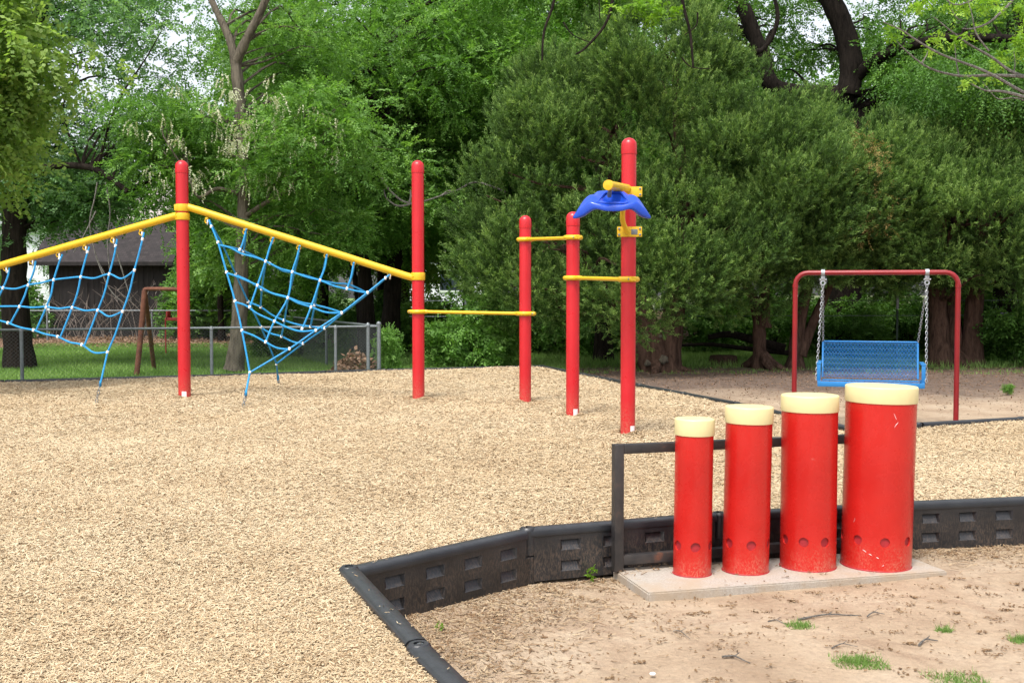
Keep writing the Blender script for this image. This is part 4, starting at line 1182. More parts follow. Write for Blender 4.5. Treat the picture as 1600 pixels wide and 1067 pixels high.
juniper('middle juniper with slim forked trunks left of the bench swing', b,
        [([b + Vector((-.05, 0, 0)), b + Vector((-.1, 0, 1.2)), b + Vector((-.45, .1, 2.2)), b + Vector((-.8, 0, 3.6))], .155, .07), ([b + Vector((.03, 0, .9)), b + Vector((.05, 0, 2.0)), b + Vector((.1, 0, 4.0))], .15, .08),
         ([b + Vector((.75, .1, 0)), b + Vector((.85, .1, 1.1)), b + Vector((1.15, .1, 2.6)), b + Vector((1.3, 0, 4.5))], .18, .07), ([b + Vector((.85, .1, .3)), b + Vector((1.4, .1, 1.6)), b + Vector((2.1, .1, 3.1))], .13, .06)],
        [((6.6, 24.0, 3.9), (1.9, 1.7, 1.6)), ((5.4, 24.4, 4.3), (1.4, 1.4, 1.3)), ((6.3, 23.2, 3.1), (1.6, 1.2, 1.0)), ((7.7, 24.0, 3.6), (1.4, 1.4, 1.4))],
        22, 10000, 1.9, brown=(7.0, 22.15, 3.75))
D3 = 25.0; b = Vector((W(1490, 572, D3).x, D3, 0))
juniper('right juniper with a wide dark trunk behind the right leg of the bench swing', b,
        [([b + Vector((-.3, 0, 0)), b + Vector((-.4, 0, 1.5)), b + Vector((-.6, 0, 4))], .29, .12), ([b + Vector((.45, .1, 0)), b + Vector((.5, .1, 1.6)), b + Vector((.7, 0, 4.4))], .27, .12), ([b + Vector((.05, .2, 0)), b + Vector((.05, .2, 1.6)), b + Vector((.0, 0, 3.6))], .22, .1)],
        [((9.6, 24.4, 3.6), (1.9, 1.7, 1.6)), ((8.5, 24.2, 3.3), (1.6, 1.5, 1.5)), ((11.2, 24.6, 3.5), (1.9, 1.7, 1.9)), ((10.0, 23.6, 2.9), (2.2, 1.3, 1.2)), ((8.9, 24.6, 4.0), (1.3, 1.3, 1.2))],
        23, 11500, 1.75)

def decid(label, name, cat, trunk_sets, crowns, leaf, seed, nsp, nl, L, Wd, slen, droop, mat_bark='bark_dark', group=None, clump=70, zmin=None, blossoms=None, r0=.045, frac=.7, flat=.6, base=None, bigtint=(.2, .8)):
    rng = np.random.default_rng(seed); base = Vector(base if base is not None else trunk_sets[0][0][0]); base = Vector((base.x, base.y, 0))
    root = thing(name, label, cat, tuple(base), group)
    mb = MB(); allp = []
    for (pts, rb, rt_) in trunk_sets: allp += trunk_tube(mb, rng, pts, rb, rt_, 12, 1.35 if pts[0].z < .5 else 1.0)
    C = []; RR = []
    for (c, r) in crowns:
        p, q = clumps_in(rng, c, r, clump, .35, .8, .35, zmin); C.append(p); RR.append(q)
    C = np.concatenate(C); RR = np.concatenate(RR)
    branch_mesh(mb, rng, allp[3:], C, frac, r0); mb.build('trunk', M[mat_bark], root)
    ct = rng.uniform(bigtint[0], bigtint[1], len(C))
    V, T = spray_cloud(rng, C, RR, nsp, nl, L, Wd, slen, droop, flat, ct)
    o = link('crown', quads_mesh('crown', V, M[leaf], T), root); o.location = -rootloc(root)
    if blossoms:
        c, r, n = blossoms; Cb = np.array(c) + unit(rng.normal(size=(n, 3))) * (rng.random(n) ** .4)[:, None] * np.array(r)
        V, T = spray_cloud(rng, Cb, np.full(n, .16), n * 5, 9, .035, .018, .12, 1.4, .8, spread=.6)
        o = link('blossom', quads_mesh('blossom', V, M['leaf_blossom'], T), root); o.location = -rootloc(root); o['label'] = 'hanging cream blossom clusters'
    return root
def PX(*a): return [W(*q) for q in a]

# big dark tree at the far left
bT = W(28, 577, 24)
decid('broad tree with a thick black trunk at the left photo edge beside the shed', 'broadleaf_tree', 'tree',
      [(PX((32, 585, 24), (24, 480, 24), (22, 380, 24), (28, 240, 24), (45, 100, 24.2), (80, -40, 24.5)), .30, .17), (PX((26, 330, 24), (60, 268, 23.5), (140, 262, 23), (200, 300, 22.6)), .1, .05)],
      [((-9.0, 24.5, 6.8), (4.4, 2.6, 2.6)), ((-8.3, 25.5, 4.9), (3.2, 2.0, 1.2)), ((-9.9, 24.6, 3.75), (1.5, 1.0, .55)), ((-11.5, 24, 5.0), (2.0, 2, 2.4)), ((-9.8, 25.0, 8.6), (2.4, 2.2, 1.3))],
      'leaf_blue', 31, 7500, 12, .085, .026, .36, .25, r0=.03, frac=.35, clump=80, zmin=2.9, flat=.5)
# near maple whose boughs hang in from the left
decid('light green maple reaching in from outside the left photo edge', 'maple_tree', 'tree',
      [([Vector((-9.3, 15.2, 0)), Vector((-9.3, 15.2, 2.5)), Vector((-9.0, 15.2, 5)), Vector((-8.4, 15.0, 8))], .3, .1)],
      [((-7.7, 15.6, 5.2), (1.5, 1.4, 1.3)), ((-7.8, 15.4, 4.0), (1.0, 1.3, .8)), ((-8.6, 15.4, 6.4), (2.2, 1.8, 1.5))],
      'leaf_maple', 32, 6000, 9, .085, .036, .30, .45, clump=46, zmin=3.1, flat=.6, bigtint=(.3, .8))
# locust with the forked grey trunk
decid('slender locust with a pale grey forked trunk and cream blossom between the two tall posts', 'locust_tree', 'tree',
      [(PX((366, 578, 22.5), (374, 500, 22.5), (378, 400, 22.5), (382, 280, 22.5), (377, 190, 22.5), (368, 95, 22.5)), .165, .11),
       (PX((368, 100, 22.5), (385, 62, 22.4), (415, 0, 22.3), (440, -90, 22.2)), .105, .06), (PX((369, 105, 22.5), (358, 60, 22.6), (330, 0, 22.8), (300, -70, 23)), .095, .05),
       (PX((376, 305, 22.5), (340, 295, 22.3), (310, 308, 22.1), (295, 275, 22.0)), .05, .02), (PX((374, 345, 22.5), (410, 320, 22.3), (436, 305, 22.2), (456, 290, 22.0), (458, 265, 22)), .055, .02)],
      [((-5.4, 24.2, 5.6), (2.3, 1.3, 1.6)), ((-7.0, 22.6, 4.9), (1.2, 1.1, .8)), ((-3.9, 22.2, 5.0), (1.1, .9, .8)), ((-4.0, 22.5, 4.3), (1.5, 1.3, .75)), ((-6.8, 23.0, 4.2), (1.3, 1.4, 1.2)), ((-4.6, 24.2, 7.3), (2.0, 1.8, 1.2)), ((-4.3, 23.2, 3.0), (1.4, 1.2, .5))],
      'leaf_locust', 33, 6500, 15, .072, .020, .36, .3, 'bark_grey', clump=30, zmin=2.3, r0=.03, frac=.5, blossoms=((-5.4, 21.6, 4.7), (2.2, .9, 1.2), 85), flat=.45)
# mid locusts
decid('dark-stemmed locust with layered deep green foliage left of the second tall post', 'locust_tree', 'tree',
      [(PX((578, 578, 27), (572, 470, 27), (566, 390, 27), (552, 300, 27), (556, 210, 27), (516, 130, 27), (470, 60, 27)), .2, .09), (PX((520, 135, 27), (560, 120, 26.8), (600, 70, 26.6)), .07, .03)],
      [((-3.8, 27.0, 6.3), (2.6, 2.2, 2.0)), ((-3.2, 26.5, 4.1), (2.3, 1.8, 1.1)), ((-5.2, 27.5, 8.2), (2.4, 2, 1.2)), ((-1.4, 27, 7.0), (2.0, 2.0, 1.9))],
      'leaf_locust', 34, 8000, 15, .080, .022, .38, .3, 'bark_dark', clump=55, zmin=2.5, flat=.4)
decid('dark thick trunk leaning right just left of the second tall post', 'broadleaf_tree', 'tree',
      [(PX((606, 580, 28), (612, 480, 28), (618, 400, 28), (640, 280, 28), (655, 150, 28), (650, 0, 28)), .26, .12), (PX((566, 580, 29), (560, 470, 29), (545, 390, 29)), .1, .06)],
      [((-2.2, 28.5, 5.4), (2.2, 2, 1.8)), ((-1.6, 28.3, 8.2), (3.0, 2.2, 1.8)), ((-3.6, 28.6, 3.3), (2.4, 1.6, .9))],
      'leaf_locust', 35, 7500, 14, .085, .024, .38, .4, 'bark_dark', clump=55, zmin=2.3, flat=.45)
# big dark trunks above the junipers
decid('big old tree whose thick dark boughs fork above the middle juniper', 'broadleaf_tree', 'tree',
      [([Vector((8.6, 28.5, 0)), Vector((8.6, 28.5, 3.5)), Vector((8.7, 28.3, 6.3))] , .45, .34), (PX((1325, 150, 28), (1330, 95, 28), (1312, 30, 28), (1275, -40, 28)), .31, .25),
       (PX((1330, 130, 28), (1362, 98, 27.6), (1400, 80, 27), (1480, 60, 26), (1600, 62, 25)), .17, .09), (PX((1330, 150, 28.1), (1215, 140, 28), (1190, 85, 28), (1165, 20, 28), (1130, -60, 28)), .24, .16),
       (PX((1128, 92, 27), (1165, 84, 27), (1195, 75, 27), (1215, 30, 27), (1205, -20, 27)), .07, .05)],
      [((9.0, 30, 9.3), (5.2, 2.4, 1.8)), ((6.0, 30, 8.6), (2.5, 2.0, 1.3)), ((10.8, 27.8, 7.6), (2.2, 1.6, 1.2)), ((8.6, 31, 6.6), (3.0, 1.4, .5))],
      'leaf_brush', 36, 5000, 12, .085, .026, .38, .4, 'bark_black', clump=50, zmin=5, flat=.45, base=(8.6, 28.5, 0))
decid('dark trunk at the right photo edge with drooping grey-green foliage beside it', 'broadleaf_tree', 'tree',
      [(PX((1575, 590, 26.5), (1570, 450, 26.5), (1565, 300, 26.5), (1568, 170, 26.5), (1590, 40, 26.5), (1600, -60, 26.5)), .30, .24)],
      [((10.2, 23.8, 6.1), (2.0, 1.2, .8)), ((12.6, 26.8, 7.6), (2.6, 2, 2.2)), ((12.8, 27.0, 4.6), (1.6, 1.5, 2.2)), ((10.0, 25.5, 6.3), (1.3, 1.0, .8))],
      'leaf_brush', 37, 6500, 13, .080, .020, .42, .9, 'bark_dark', clump=46, zmin=2.2, flat=.6)
# near tree outside the right edge: thin bare boughs with fresh leaf tufts
def fresh():
    rng = np.random.default_rng(77); base = Vector((7.6, 11.2, 0))
    root = thing('young_tree', 'thin grey branches with bright yellow-green leaf tufts hanging in at the upper right', 'tree', tuple(base))
    mb = MB(); trunk_tube(mb, rng, [base, base + Vector((0, 0, 2)), base + Vector((-.1, 0, 3.6)), base + Vector((-.3, 0, 5.6))], .13, .06)
    D = 11.0
    bs = [[(1720, 190), (1640, 160), (1600, 145), (1540, 112), (1470, 85), (1430, 62), (1410, 48), (1380, 35)], [(1720, 130), (1600, 120), (1545, 118), (1500, 119), (1455, 108), (1425, 88), (1400, 64)],
          [(1720, 150), (1620, 125), (1580, 112), (1550, 90), (1515, 70), (1490, 52), (1460, 28)], [(1720, 90), (1620, -20), (1570, 15), (1545, 36), (1520, 45), (1503, 45)],
          [(1680, 180), (1600, 152), (1565, 143), (1540, 142), (1515, 130)], [(1700, 200), (1640, 175), (1590, 154), (1560, 155), (1545, 140), (1535, 128)], [(1503, 32), (1495, 28), (1485, 10), (1478, -25), (1475, -80)],
          [(1545, 80), (1525, 52), (1518, 20), (1505, -20)], [(1498, 118), (1494, 95), (1492, 70)], [(1440, 100), (1447, 88), (1450, 80)], [(1583, 118), (1586, 100), (1584, 80)],
          [(1610, -40), (1560, -20), (1500, 8), (1470, -4), (1420, -14), (1370, -30)]]
    for i, q in enumerate(bs):
        dd = D + rng.uniform(-.5, .5); pts = smooth_path([W(a, c, dd) for a, c in q], 4); n = len(pts)
        r = .019 if i < 5 else .009
        mb.tube(pts, [r * (1 - .75 * k / (n - 1)) for k in range(n)], 6)
    # link the boughs to the trunk beyond the frame
    for z0, q in ((2.9, (1720, 190)), (3.2, (1720, 130)), (3.0, (1720, 150)), (3.4, (1720, 90)), (2.7, (1700, 200)), (2.8, (1680, 180)), (4.2, (1610, -40))):
        e = W(*q, D); mb.tube(smooth_path([Vector((base.x - .05, base.y, z0)), (Vector((base.x, base.y, z0)) + e) / 2 + Vector((0, 0, .12)), e], 4), .02, 6)
    mb.build('trunk', M['twig_bark'], root)
    C = []; 
    for (a, c, n) in ((1398, 53, 1), (1455, 72, 2), (1462, 62, 1), (1503, 62, 1), (1512, 52, 1), (1530, 38, 2), (1545, 42, 1), (1508, 125, 1), (1515, 122, 1), (1552, 95, 1), (1565, 88, 1), (1550, 120, 1), (1558, 105, 1), (1590, 62, 3), (1585, 80, 2), (1540, 5, 4), (1510, 10, 3), (1495, 22, 2), (1440, 5, 3), (1450, 0, 2), (1480, 2, 2), (1560, 12, 2), (1600, 12, 4), (1595, 30, 3), (1605, 70, 3), (1430, 18, 2)):
        for _ in range(n): C.append(W(a + rng.normal(0, 4), c + rng.normal(0, 3), D + rng.uniform(-.4, .4)))
    C = np.array([tuple(c) for c in C])
    V, T = spray_cloud(rng, C, np.full(len(C), .05), 300, 7, .042, .012, .07, .5, .8, rng.uniform(.3, .9, len(C)))
    o = link('crown', quads_mesh('crown', V, M['leaf_fresh'], T), root); o.location = -rootloc(root)
fresh()
def hanging_twigs():
    rng = np.random.default_rng(7)
    base = Vector((2.2, 26.5, 0)); root = thing('bare_tree', 'sparse light green tree with thin dark hanging stems above the largest juniper', 'tree', tuple(base))
    mb = MB(); trunk_tube(mb, rng, [base, base + Vector((0, .2, 4)), base + Vector((-.3, .3, 7.5)), base + Vector((.2, 0, 10.5))], .2, .1)
    for q, r in (([(868, -60), (866, 0), (850, 50), (847, 95)], .035), ([(960, -60), (957, 0), (945, 40), (915, 75), (900, 85)], .035), ([(1062, -60), (1066, 0), (1078, 50), (1082, 90), (1083, 105)], .035), ([(880, 35), (895, 55), (925, 68)], .015), ([(935, -30), (937, 30)], .015),
                 ([(1090, 20), (1088, 40), (1070, 55)], .018), ([(1065, 90), (1080, 105), (1110, 108)], .015)):
        pts = smooth_path([W(a, c, 20.9 if a < 1060 else 21.2) for a, c in q], 4); n = len(pts); mb.tube(pts, [r * (1 - .5 * k / (n - 1)) for k in range(n)], 6)
        if q[0][1] == -60: mb.tube([base + Vector((-.2, 0, 8.6)), W(q[0][0], q[0][1], 21)], [.07, r], 6)
    mb.build('trunk', M['bark_dark'], root)
    C, rr = clumps_in(rng, (2.4, 26.0, 8.9), (3.6, 1.8, 1.0), 60, .3, .7, .2)
    C2 = np.array([tuple(W(a + rng.normal(0, 14), c + rng.normal(0, 5), 20.6)) for a, c in ((985, 8), (1000, 14), (1020, 10), (1035, 18), (970, 5), (1010, 22), (1050, 12))])
    V, T = spray_cloud(rng, C, rr, 3600, 10, .08, .026, .32, .4, .5)
    V2, T2 = spray_cloud(rng, C2, np.full(len(C2), .14), 90, 7, .08, .022, .16, .4, .5)
    o = link('crown', quads_mesh('crown', V, M['leaf_locust'], np.clip(T + .15, 0, 1)), root); o.location = -rootloc(root)
    o = link('fresh_shoots', quads_mesh('fresh_shoots', V2, M['leaf_fresh'], T2), root); o.location = -rootloc(root)
hanging_twigs()

# backdrop trees
def backdrop_mesh(seed, leaf):
    rng = np.random.default_rng(seed)
    C1, r1 = clumps_in(rng, (0, 0, 7.0), (3.6, 2.6, 5.2), 120, .5, 1.0, .3, .4)
    ct = rng.uniform(.2, .85, len(C1))
    V, T = spray_cloud(rng, C1, r1, 5000, 11, .15, .048, .55, .4, .55, ct)
    crown = quads_mesh('crown', V, M[leaf], T)
    mb = MB(); al = trunk_tube(mb, rng, [Vector((0, 0, -.2)), Vector((.1, 0, 3)), Vector((-.2, .1, 6)), Vector((.1, 0, 10))], .22, .08)
    branch_mesh(mb, rng, al, C1, .35, .05); o = mb.build('trunk', M['bark_dark'], None); tm = o.data; bpy.data.objects.remove(o)
    return crown, tm
BK = [backdrop_mesh(101, 'leaf_locust'), backdrop_mesh(102, 'leaf_blue'), backdrop_mesh(103, 'leaf_brush')]
spots = [(-25, 50, 1, .8, .3), (-20.5, 53, 1, .75, 1.4), (-15.5, 56, 1, .62, 2.2), (-12.6, 48.5, 0, .62, .7), (-10.0, 38, 0, .55, 4.0), (-7.2, 34.5, 0, .85, 1.1), (-8.6, 45, 0, 1.0, 3.1), (-4.3, 36.5, 0, .92, 5.0), (-4.5, 47, 2, 1.0, 2.6),
         (-1.6, 38.5, 0, 1.02, .2), (1.0, 36, 0, .9, 3.7), (.5, 48, 0, .95, 1.0), (3.6, 37, 0, .88, 2.0), (6.0, 34, 2, .8, .9), (8.8, 38, 2, .78, 3.3), (12.4, 36, 2, .85, 5.6), (15.2, 33, 2, 1.0, 4.4), (5.0, 45, 0, .8, 1.9), (10.5, 46, 1, .8, 0), (17, 42, 2, 1.0, .1), (-30, 46, 1, 1.1, 2.0), (21, 38, 2, 1.0, 3.0), (-.4, 31.5, 0, .85, 2.3), (-5.6, 32.5, 0, .7, .4), (1.6, 31, 0, .78, 4.9)]
for (x, y, k, s, rz) in spots:
    side = 'left, behind the shed and nets' if x < -9 else ('middle, behind the tall posts' if x < 2.5 else 'right, behind the junipers')
    root = thing('background_tree', 'tall leafy background tree in the ' + side, 'tree', (x, y, float(gz(x, y))), 'background trees, ' + side, rz)
    root.scale = (s, s, s)
    zc = link('crown', BK[k][0], root); link('trunk', BK[k][1], root)
    if 0 > x > -6 or x < -9: 
        pass

# low brush and saplings
def shrub_mesh(seed, leaf, L=.075, Wd=.024, n=900):
    rng = np.random.default_rng(seed); C, r = clumps_in(rng, (0, 0, .75), (.7, .6, .7), 26, .16, .32, .2, .08)
    V, T = spray_cloud(rng, C, r, n, 8, L, Wd, .22, .2, .7)
    c = quads_mesh('foliage', V, M[leaf], T); mb = MB()
    for q in C[:14]:
        mb.tube(smooth_path([Vector((0, 0, -.05)), Vector(q) * .5 + Vector((0, 0, .1)), Vector(q)], 3), .008, 5)
    o = mb.build('stems', M['bark_dark'], None); m = o.data; bpy.data.objects.remove(o); return c, m
SH = [shrub_mesh(201, 'leaf_locust'), shrub_mesh(202, 'leaf_brush'), shrub_mesh(203, 'leaf_brush', .10, .03, 700)]
def shrub(px, D, s, k, label, group=None, sz=1.0, z=None):
    x = W(px, 500, D).x; root = thing('shrub', label, 'shrub', (x, D, float(gz(x, D)) if z is None else z), group, px * .37)
    root.scale = (s, s, s * sz); link('foliage', SH[k][0], root); link('stems', SH[k][1], root)
shrub(745, 22.6, 1.0, 0, 'bright green sapling bush under the low yellow bar', sz=1.25)
shrub(690, 23.5, .8, 0, 'smaller bright green bush just right of the second tall post')
shrub(775, 23.6, .9, 0, 'bright green bush left of the shortest red post')
shrub(606, 20.9, .42, 0, 'little green weed climbing beside the fence corner post', sz=1.8)
G1 = 'brush between the trunks behind the bench'
for px, D, s in ((1255, 28, 1.2), (1300, 29.5, 1.3), (1340, 27.5, 1.1), (1385, 30, 1.3), (1425, 29, 1.2), (1150, 31, 1.2), (1100, 30, 1.2), (1210, 32, 1.3)):
    shrub(px, D, s, 1, 'mid green brush between the dark trunks behind the bench swing', G1)
G2 = 'dark brush behind the right juniper'
for px, D, s in ((1612, 24.6, 1.15), (1560, 25.6, .8), (1570, 28.0, 1.5), (1600, 26.8, 1.4), (1585, 30, 1.6), (1640, 28, 1.6), (1520, 29, 1.4)):
    shrub(px, D, s, 1, 'green brush at the right photo edge behind the wide dark trunk', G2)
G3 = 'ivy and brush in front of the shed'
for px, D, s in ((285, 41, 1.5), (310, 40, 1.6), (340, 41, 1.5), (20, 41, 1.6), (50, 40.5, 1.0), (390, 40.5, 1.4), (440, 40, 1.2), (480, 41, 1.4), (520, 40, 1.1)):
    shrub(px, D, s, 2, 'dark leafy brush along the far fence', G3)
G4 = 'brush in the deep shade left of the largest juniper'
for px, D, s in ((640, 30, 1.0), (600, 33, 1.2), (680, 34, 1.2), (840, 29, 1.1), (870, 31, 1.3), (800, 31, 1.2), (550, 31, 1.0), (470, 29, .9), (420, 28, .9), (900, 28, 1.0), (950, 29, 1.0)):
    shrub(px, D, s, 1, 'shaded green brush low between the posts and the largest juniper', G4)
shrub(1577, 17.8, .13, 0, 'tiny green seedling on the dirt at the right behind the swing', z=0)

# bare grey brushwood by the shed
def bare_brush(px, D, h, seed, label, tilt=0, n=13):
    rng = np.random.default_rng(seed); b = W(px, 500, D); b.z = 0; root = None; mb = MB()
    for i in range(n):
        p = b + Vector((rng.normal(0, .5), rng.normal(0, .3), 0)); a = rng.uniform(-1, 1); L = h * rng.uniform(.5, 1.1)
        pts = [p, p + Vector((a * L * .25, rng.normal(0, .1), L * .45)), p + Vector((a * L * .7, rng.normal(0, .2), L * .85)), p + Vector((a * L * 1.0, rng.normal(0, .3), L))]
        pts = smooth_path(pts, 3); mb.tube(pts, [.014 * (1 - .7 * k / 9) for k in range(10)], 4)
        for _ in range(3):
            q = pts[int(rng.integers(4, 9))]; mb.tube([q, q + Vector((rng.normal(0, .3), rng.normal(0, .2), rng.uniform(.1, .5)))], [.007, .003], 4)
    o = mb.build('brushwood', M['deadwood'], None, at=b); tag(o, label, 'brushwood', 'bare grey brushwood by the shed')
bare_brush(150, 40.2, 1.6, 1, 'bare grey brushwood against the left half of the shed')
bare_brush(215, 40.2, 2.0, 2, 'taller bare grey brushwood against the right half of the shed')
bare_brush(100, 40.2, 1.3, 3, 'lowest bare grey brushwood at the shed corner by the black trunk')
def dead_branch():
    mb = MB(); D = 15.2
    for q in ([(596, 277), (604, 292), (625, 312), (645, 318), (668, 313), (700, 302), (718, 296)], [(645, 318), (622, 322), (604, 310), (600, 296)], [(690, 306), (702, 298), (712, 305)], [(640, 316), (642, 305), (641, 297)]):
        pts = smooth_path([W(a, c, 24.0) for a, c in q], 4); n = len(pts); mb.tube(pts, [.022 * (1 - .6 * k / (n - 1)) + .004 for k in range(n)], 5)
    mb.tube(smooth_path([W(718, 296, 24.0), W(745, 285, 24.2), W(790, 300, 24.0)], 4), .022, 6)
    tag(mb.build('dead_branch', M['twig_bark'], None, at=W(718, 296, 24)), 'pale bare branch sticking out of the juniper behind the second tall post', 'branch')
dead_branch()
def hanging_dead():
    mb = MB(); rng = np.random.default_rng(3)
    for q in ([(152, 285), (148, 310), (140, 350), (150, 400), (165, 430)], [(165, 285), (172, 330), (168, 380), (172, 430)], [(150, 330), (130, 370), (115, 395)], [(172, 360), (190, 420), (205, 470)], [(150, 400), (170, 450), (195, 475)]):
        pts = smooth_path([W(a, c, 22.8) for a, c in q], 4); n = len(pts); mb.tube(pts, [.016 * (1 - .6 * k / (n - 1)) + .003 for k in range(n)], 5)
    tag(mb.build('dead_branch', M['twig_bark'], None, at=W(152, 285, 22.8)), 'thin grey dead twigs hanging in front of the shed roof', 'branch')
hanging_dead()
def log(pts, r, label):
    P = smooth_path(pts, 4); n = len(P); o = MB().tube(P, [r * (1 - .5 * k / (n - 1)) for k in range(n)], 9).build('fallen_log', M['bark_dark'], None, at=pts[0]); tag(o, label, 'log')
log([W(1225, 545, 25.5), W(1180, 532, 25.5), W(1140, 522, 25.5), W(1108, 527, 25.3)], .12, 'thick fallen dark limb propped low between the juniper trunks')
log([W(1240, 552, 26.5), W(1170, 545, 26.5), W(1110, 538, 26.5), W(1060, 540, 26.5)], .07, 'thinner fallen limb lying behind the propped dark one')
def stump(px, py, w_, h_, label):
    p = G(px, py); o = MB().lathe([(w_ * 1.1, -.05), (w_, .05), (w_ * .92, h_ - .02), (w_ * .85, h_)], (p.x, p.y, 0), 14).build('stump', M['bark_juniper'], None, at=(p.x, p.y, 0)); tag(o, label, 'stump')
stump(1130, 570, .34, .22, 'low weathered stump in the grass between the juniper trunks')

# leaf pile at the fence corner
def pile():
    rng = np.random.default_rng(9); n = 900; c = G(560, 573); c = Vector((-2.95, 20.75, 0))
    r = rng.random(n) ** .5; a = rng.uniform(0, 6.28, n); x = c.x + r * np.cos(a) * .62; y = c.y + r * np.sin(a) * .5; z = .58 * (1 - r ** 1.3) * rng.random(n) ** .3 + .02
    P = np.stack([x, y, z], 1); ax = unit(rng.normal(size=(n, 3))); wd = unit(np.cross(ax, rng.normal(size=(n, 3))))
    V = leaf_quads(P, ax, wd, rng.uniform(.07, .13, n), rng.uniform(.02, .04, n))
    o = link('leaf_pile', quads_mesh('leaf_pile', V - np.array([c.x, c.y, 0]), M['leaf_litter'], rng.uniform(.2, .9, n))); o.location = c
    tag(o, 'heap of dry brown leaves caught in the fence corner', 'leaf pile')
pile()

# ================================================================== GROUND COVER (stuff)
def grass():
    rng = np.random.default_rng(41)
    def zone(n, x0, x1, y0, y1, h, wd, keepf=None):
        x = rng.uniform(x0, x1, n); y = rng.uniform(y0, y1, n); k = ~inside(x, y, poly)
        if keepf is not None: k &= keepf(x, y)
        x, y = x[k], y[k]; n = len(x); P = np.stack([x, y, gz(x, y) - .005], 1)
        ax = unit(rng.normal(size=(n, 3)) * .35 + np.array([0, 0, 1.0])); s = unit(np.cross(ax, rng.normal(size=(n, 3))))
        hh = h * rng.uniform(.5, 1.3, n); V = np.empty((n, 3, 3)); V[:, 0] = P - s * wd; V[:, 1] = P + s * wd; V[:, 2] = P + ax * hh[:, None]
        pat = .5 + .3 * np.sin(x * 1.3 + 2 * np.sin(y * .8)) * np.sin(y * 1.1)
        return V.reshape(-1, 3), np.clip(pat + rng.normal(0, .17, n), 0, 1)
    A = [zone(150000, -15, .2, 17.2, 35.5, .10, .010, lambda x, y: (y > 17.1 + (x + 7.9) * .3) & (x < -1.6 + (rng.random(len(x)) - .5) * 2)),
         zone(34000, -2.5, 12, 24.3, 33, .17, .010), zone(12000, -2.6, 1.2, 20.6, 24.5, .15, .009), zone(4500, 1.2, 11, 22.3, 24.6, .08, .008, lambda x, y: np.sin(x * 3.1) * np.sin(y * 4 + x) > .1)]
    V = np.concatenate([a[0] for a in A]); T = np.concatenate([a[1] for a in A])
    tag(link('grass', quads_mesh('grass', V, M['leaf_grass'], T, 3)), 'short green lawn grass behind the fence and shaded grass under the trees', 'grass', kind='stuff')
grass()
def litter_far():
    rng = np.random.default_rng(42); n = 42000
    x = rng.uniform(-24, 16, n); y = rng.uniform(33, 42, n)
    x2 = rng.uniform(1.2, 13, 22000); y2 = rng.uniform(14.5, 24.5, 22000); k = ~inside(x2, y2, poly) & (rng.random(22000) < np.clip((y2 - 14) / 7, .05, 1)); x2, y2 = x2[k], y2[k]
    x = np.concatenate([x, x2]); y = np.concatenate([y, y2]); n = len(x)
    P = np.stack([x, y, gz(x, y) + rng.uniform(.01, .05, n)], 1); ax = unit(rng.normal(size=(n, 3)) * np.array([1, 1, .35])); wd = unit(np.cross(ax, np.array([0, 0, 1.0]) + rng.normal(size=(n, 3)) * .3))
    s = np.where(y > 30, 1.0, .38); V = leaf_quads(P, ax, wd, rng.uniform(.06, .13, n) * s, rng.uniform(.015, .035, n) * s)
    tag(link('leaf_litter', quads_mesh('leaf_litter', V, M['leaf_litter'], rng.beta(2, 2, n) * np.where(y > 30, 1, .7))), 'dry brown leaf litter spread under the trees and along the far fence', 'leaf litter', kind='stuff')
litter_far()
def litter_near():
    rng = np.random.default_rng(43)
    # clustered crumbs (fallen catkins and bark) on the bare dirt
    nc = 650; cx = rng.uniform(-.6, 4.6, nc); cy = rng.uniform(2.4, 7.2, nc); m = rng.integers(4, 22, nc); R0 = rng.uniform(.008, .034, nc)
    x = np.repeat(cx, m) + rng.normal(size=m.sum()) * np.repeat(R0 * 1.4, m); y = np.repeat(cy, m) + rng.normal(size=m.sum()) * np.repeat(R0 * .8, m)
    n2 = 3200; x = np.concatenate([x, rng.uniform(-.6, 5, n2)]); y = np.concatenate([y, rng.uniform(2.2, 7.2, n2)])
    # band along the foot of the near border, thick in the corner and right of the drums
    n3 = 9500; seg = [(nl[3], nl[4], .55), (nl[2], nl[3], .40), (nl[1], nl[2], .35), (nl[4], nl[5], .16), (nl[6], nl[7], .28), (nl[7], nl[8], .3), (nl[8], nl[9], .3)]
    xs, ys = [], []
    for (a, b2, wdt) in seg:
        k = int(n3 * wdt / 2.0); t = rng.random(k); dd = .05 + np.abs(rng.normal(0, wdt * .8, k)); a = np.array(a); b2 = np.array(b2); d = (b2 - a) / np.linalg.norm(b2 - a)
        nrm = np.array([d[1], -d[0]]); p = a + (b2 - a) * t[:, None] + nrm * dd[:, None]; xs.append(p[:, 0]); ys.append(p[:, 1])
    cols = len(x); x = np.concatenate([x] + xs); y = np.concatenate([y] + ys); n = len(x)
    k = ~inside(x, y, poly); lc = (x - sl0.x) * u.x + (y - sl0.y) * u.y; lv = (x - sl0.x) * v.x + (y - sl0.y) * v.y
    onslab = (lc > 0) & (lc < 1.84) & (lv > 0) & (lv < .54); k &= ~(onslab & (rng.random(n) < .8))
    isc = np.arange(n) < cols
    t = np.where(isc, rng.beta(2, 3, n) * .8, np.where(rng.random(n) < .6, rng.uniform(.6, 1, n), rng.uniform(.1, .5, n)))
    L = np.where(isc, rng.uniform(.006, .020, n), rng.uniform(.012, .05, n)); Wd = np.where(isc, rng.uniform(.005, .012, n), rng.uniform(.003, .008, n))
    z = np.where(onslab, SZ + .004, gz(x, y) + .004) + rng.uniform(0, .006, n)
    me = chips('dirt_litter', rng, x[k], y[k], z[k], L[k], Wd[k], t[k], .25, 'crumb')
    tag(link('dirt_litter', me), 'brown crumbs, bark bits and stray chips strewn on the bare dirt', 'litter', kind='stuff')
litter_near()

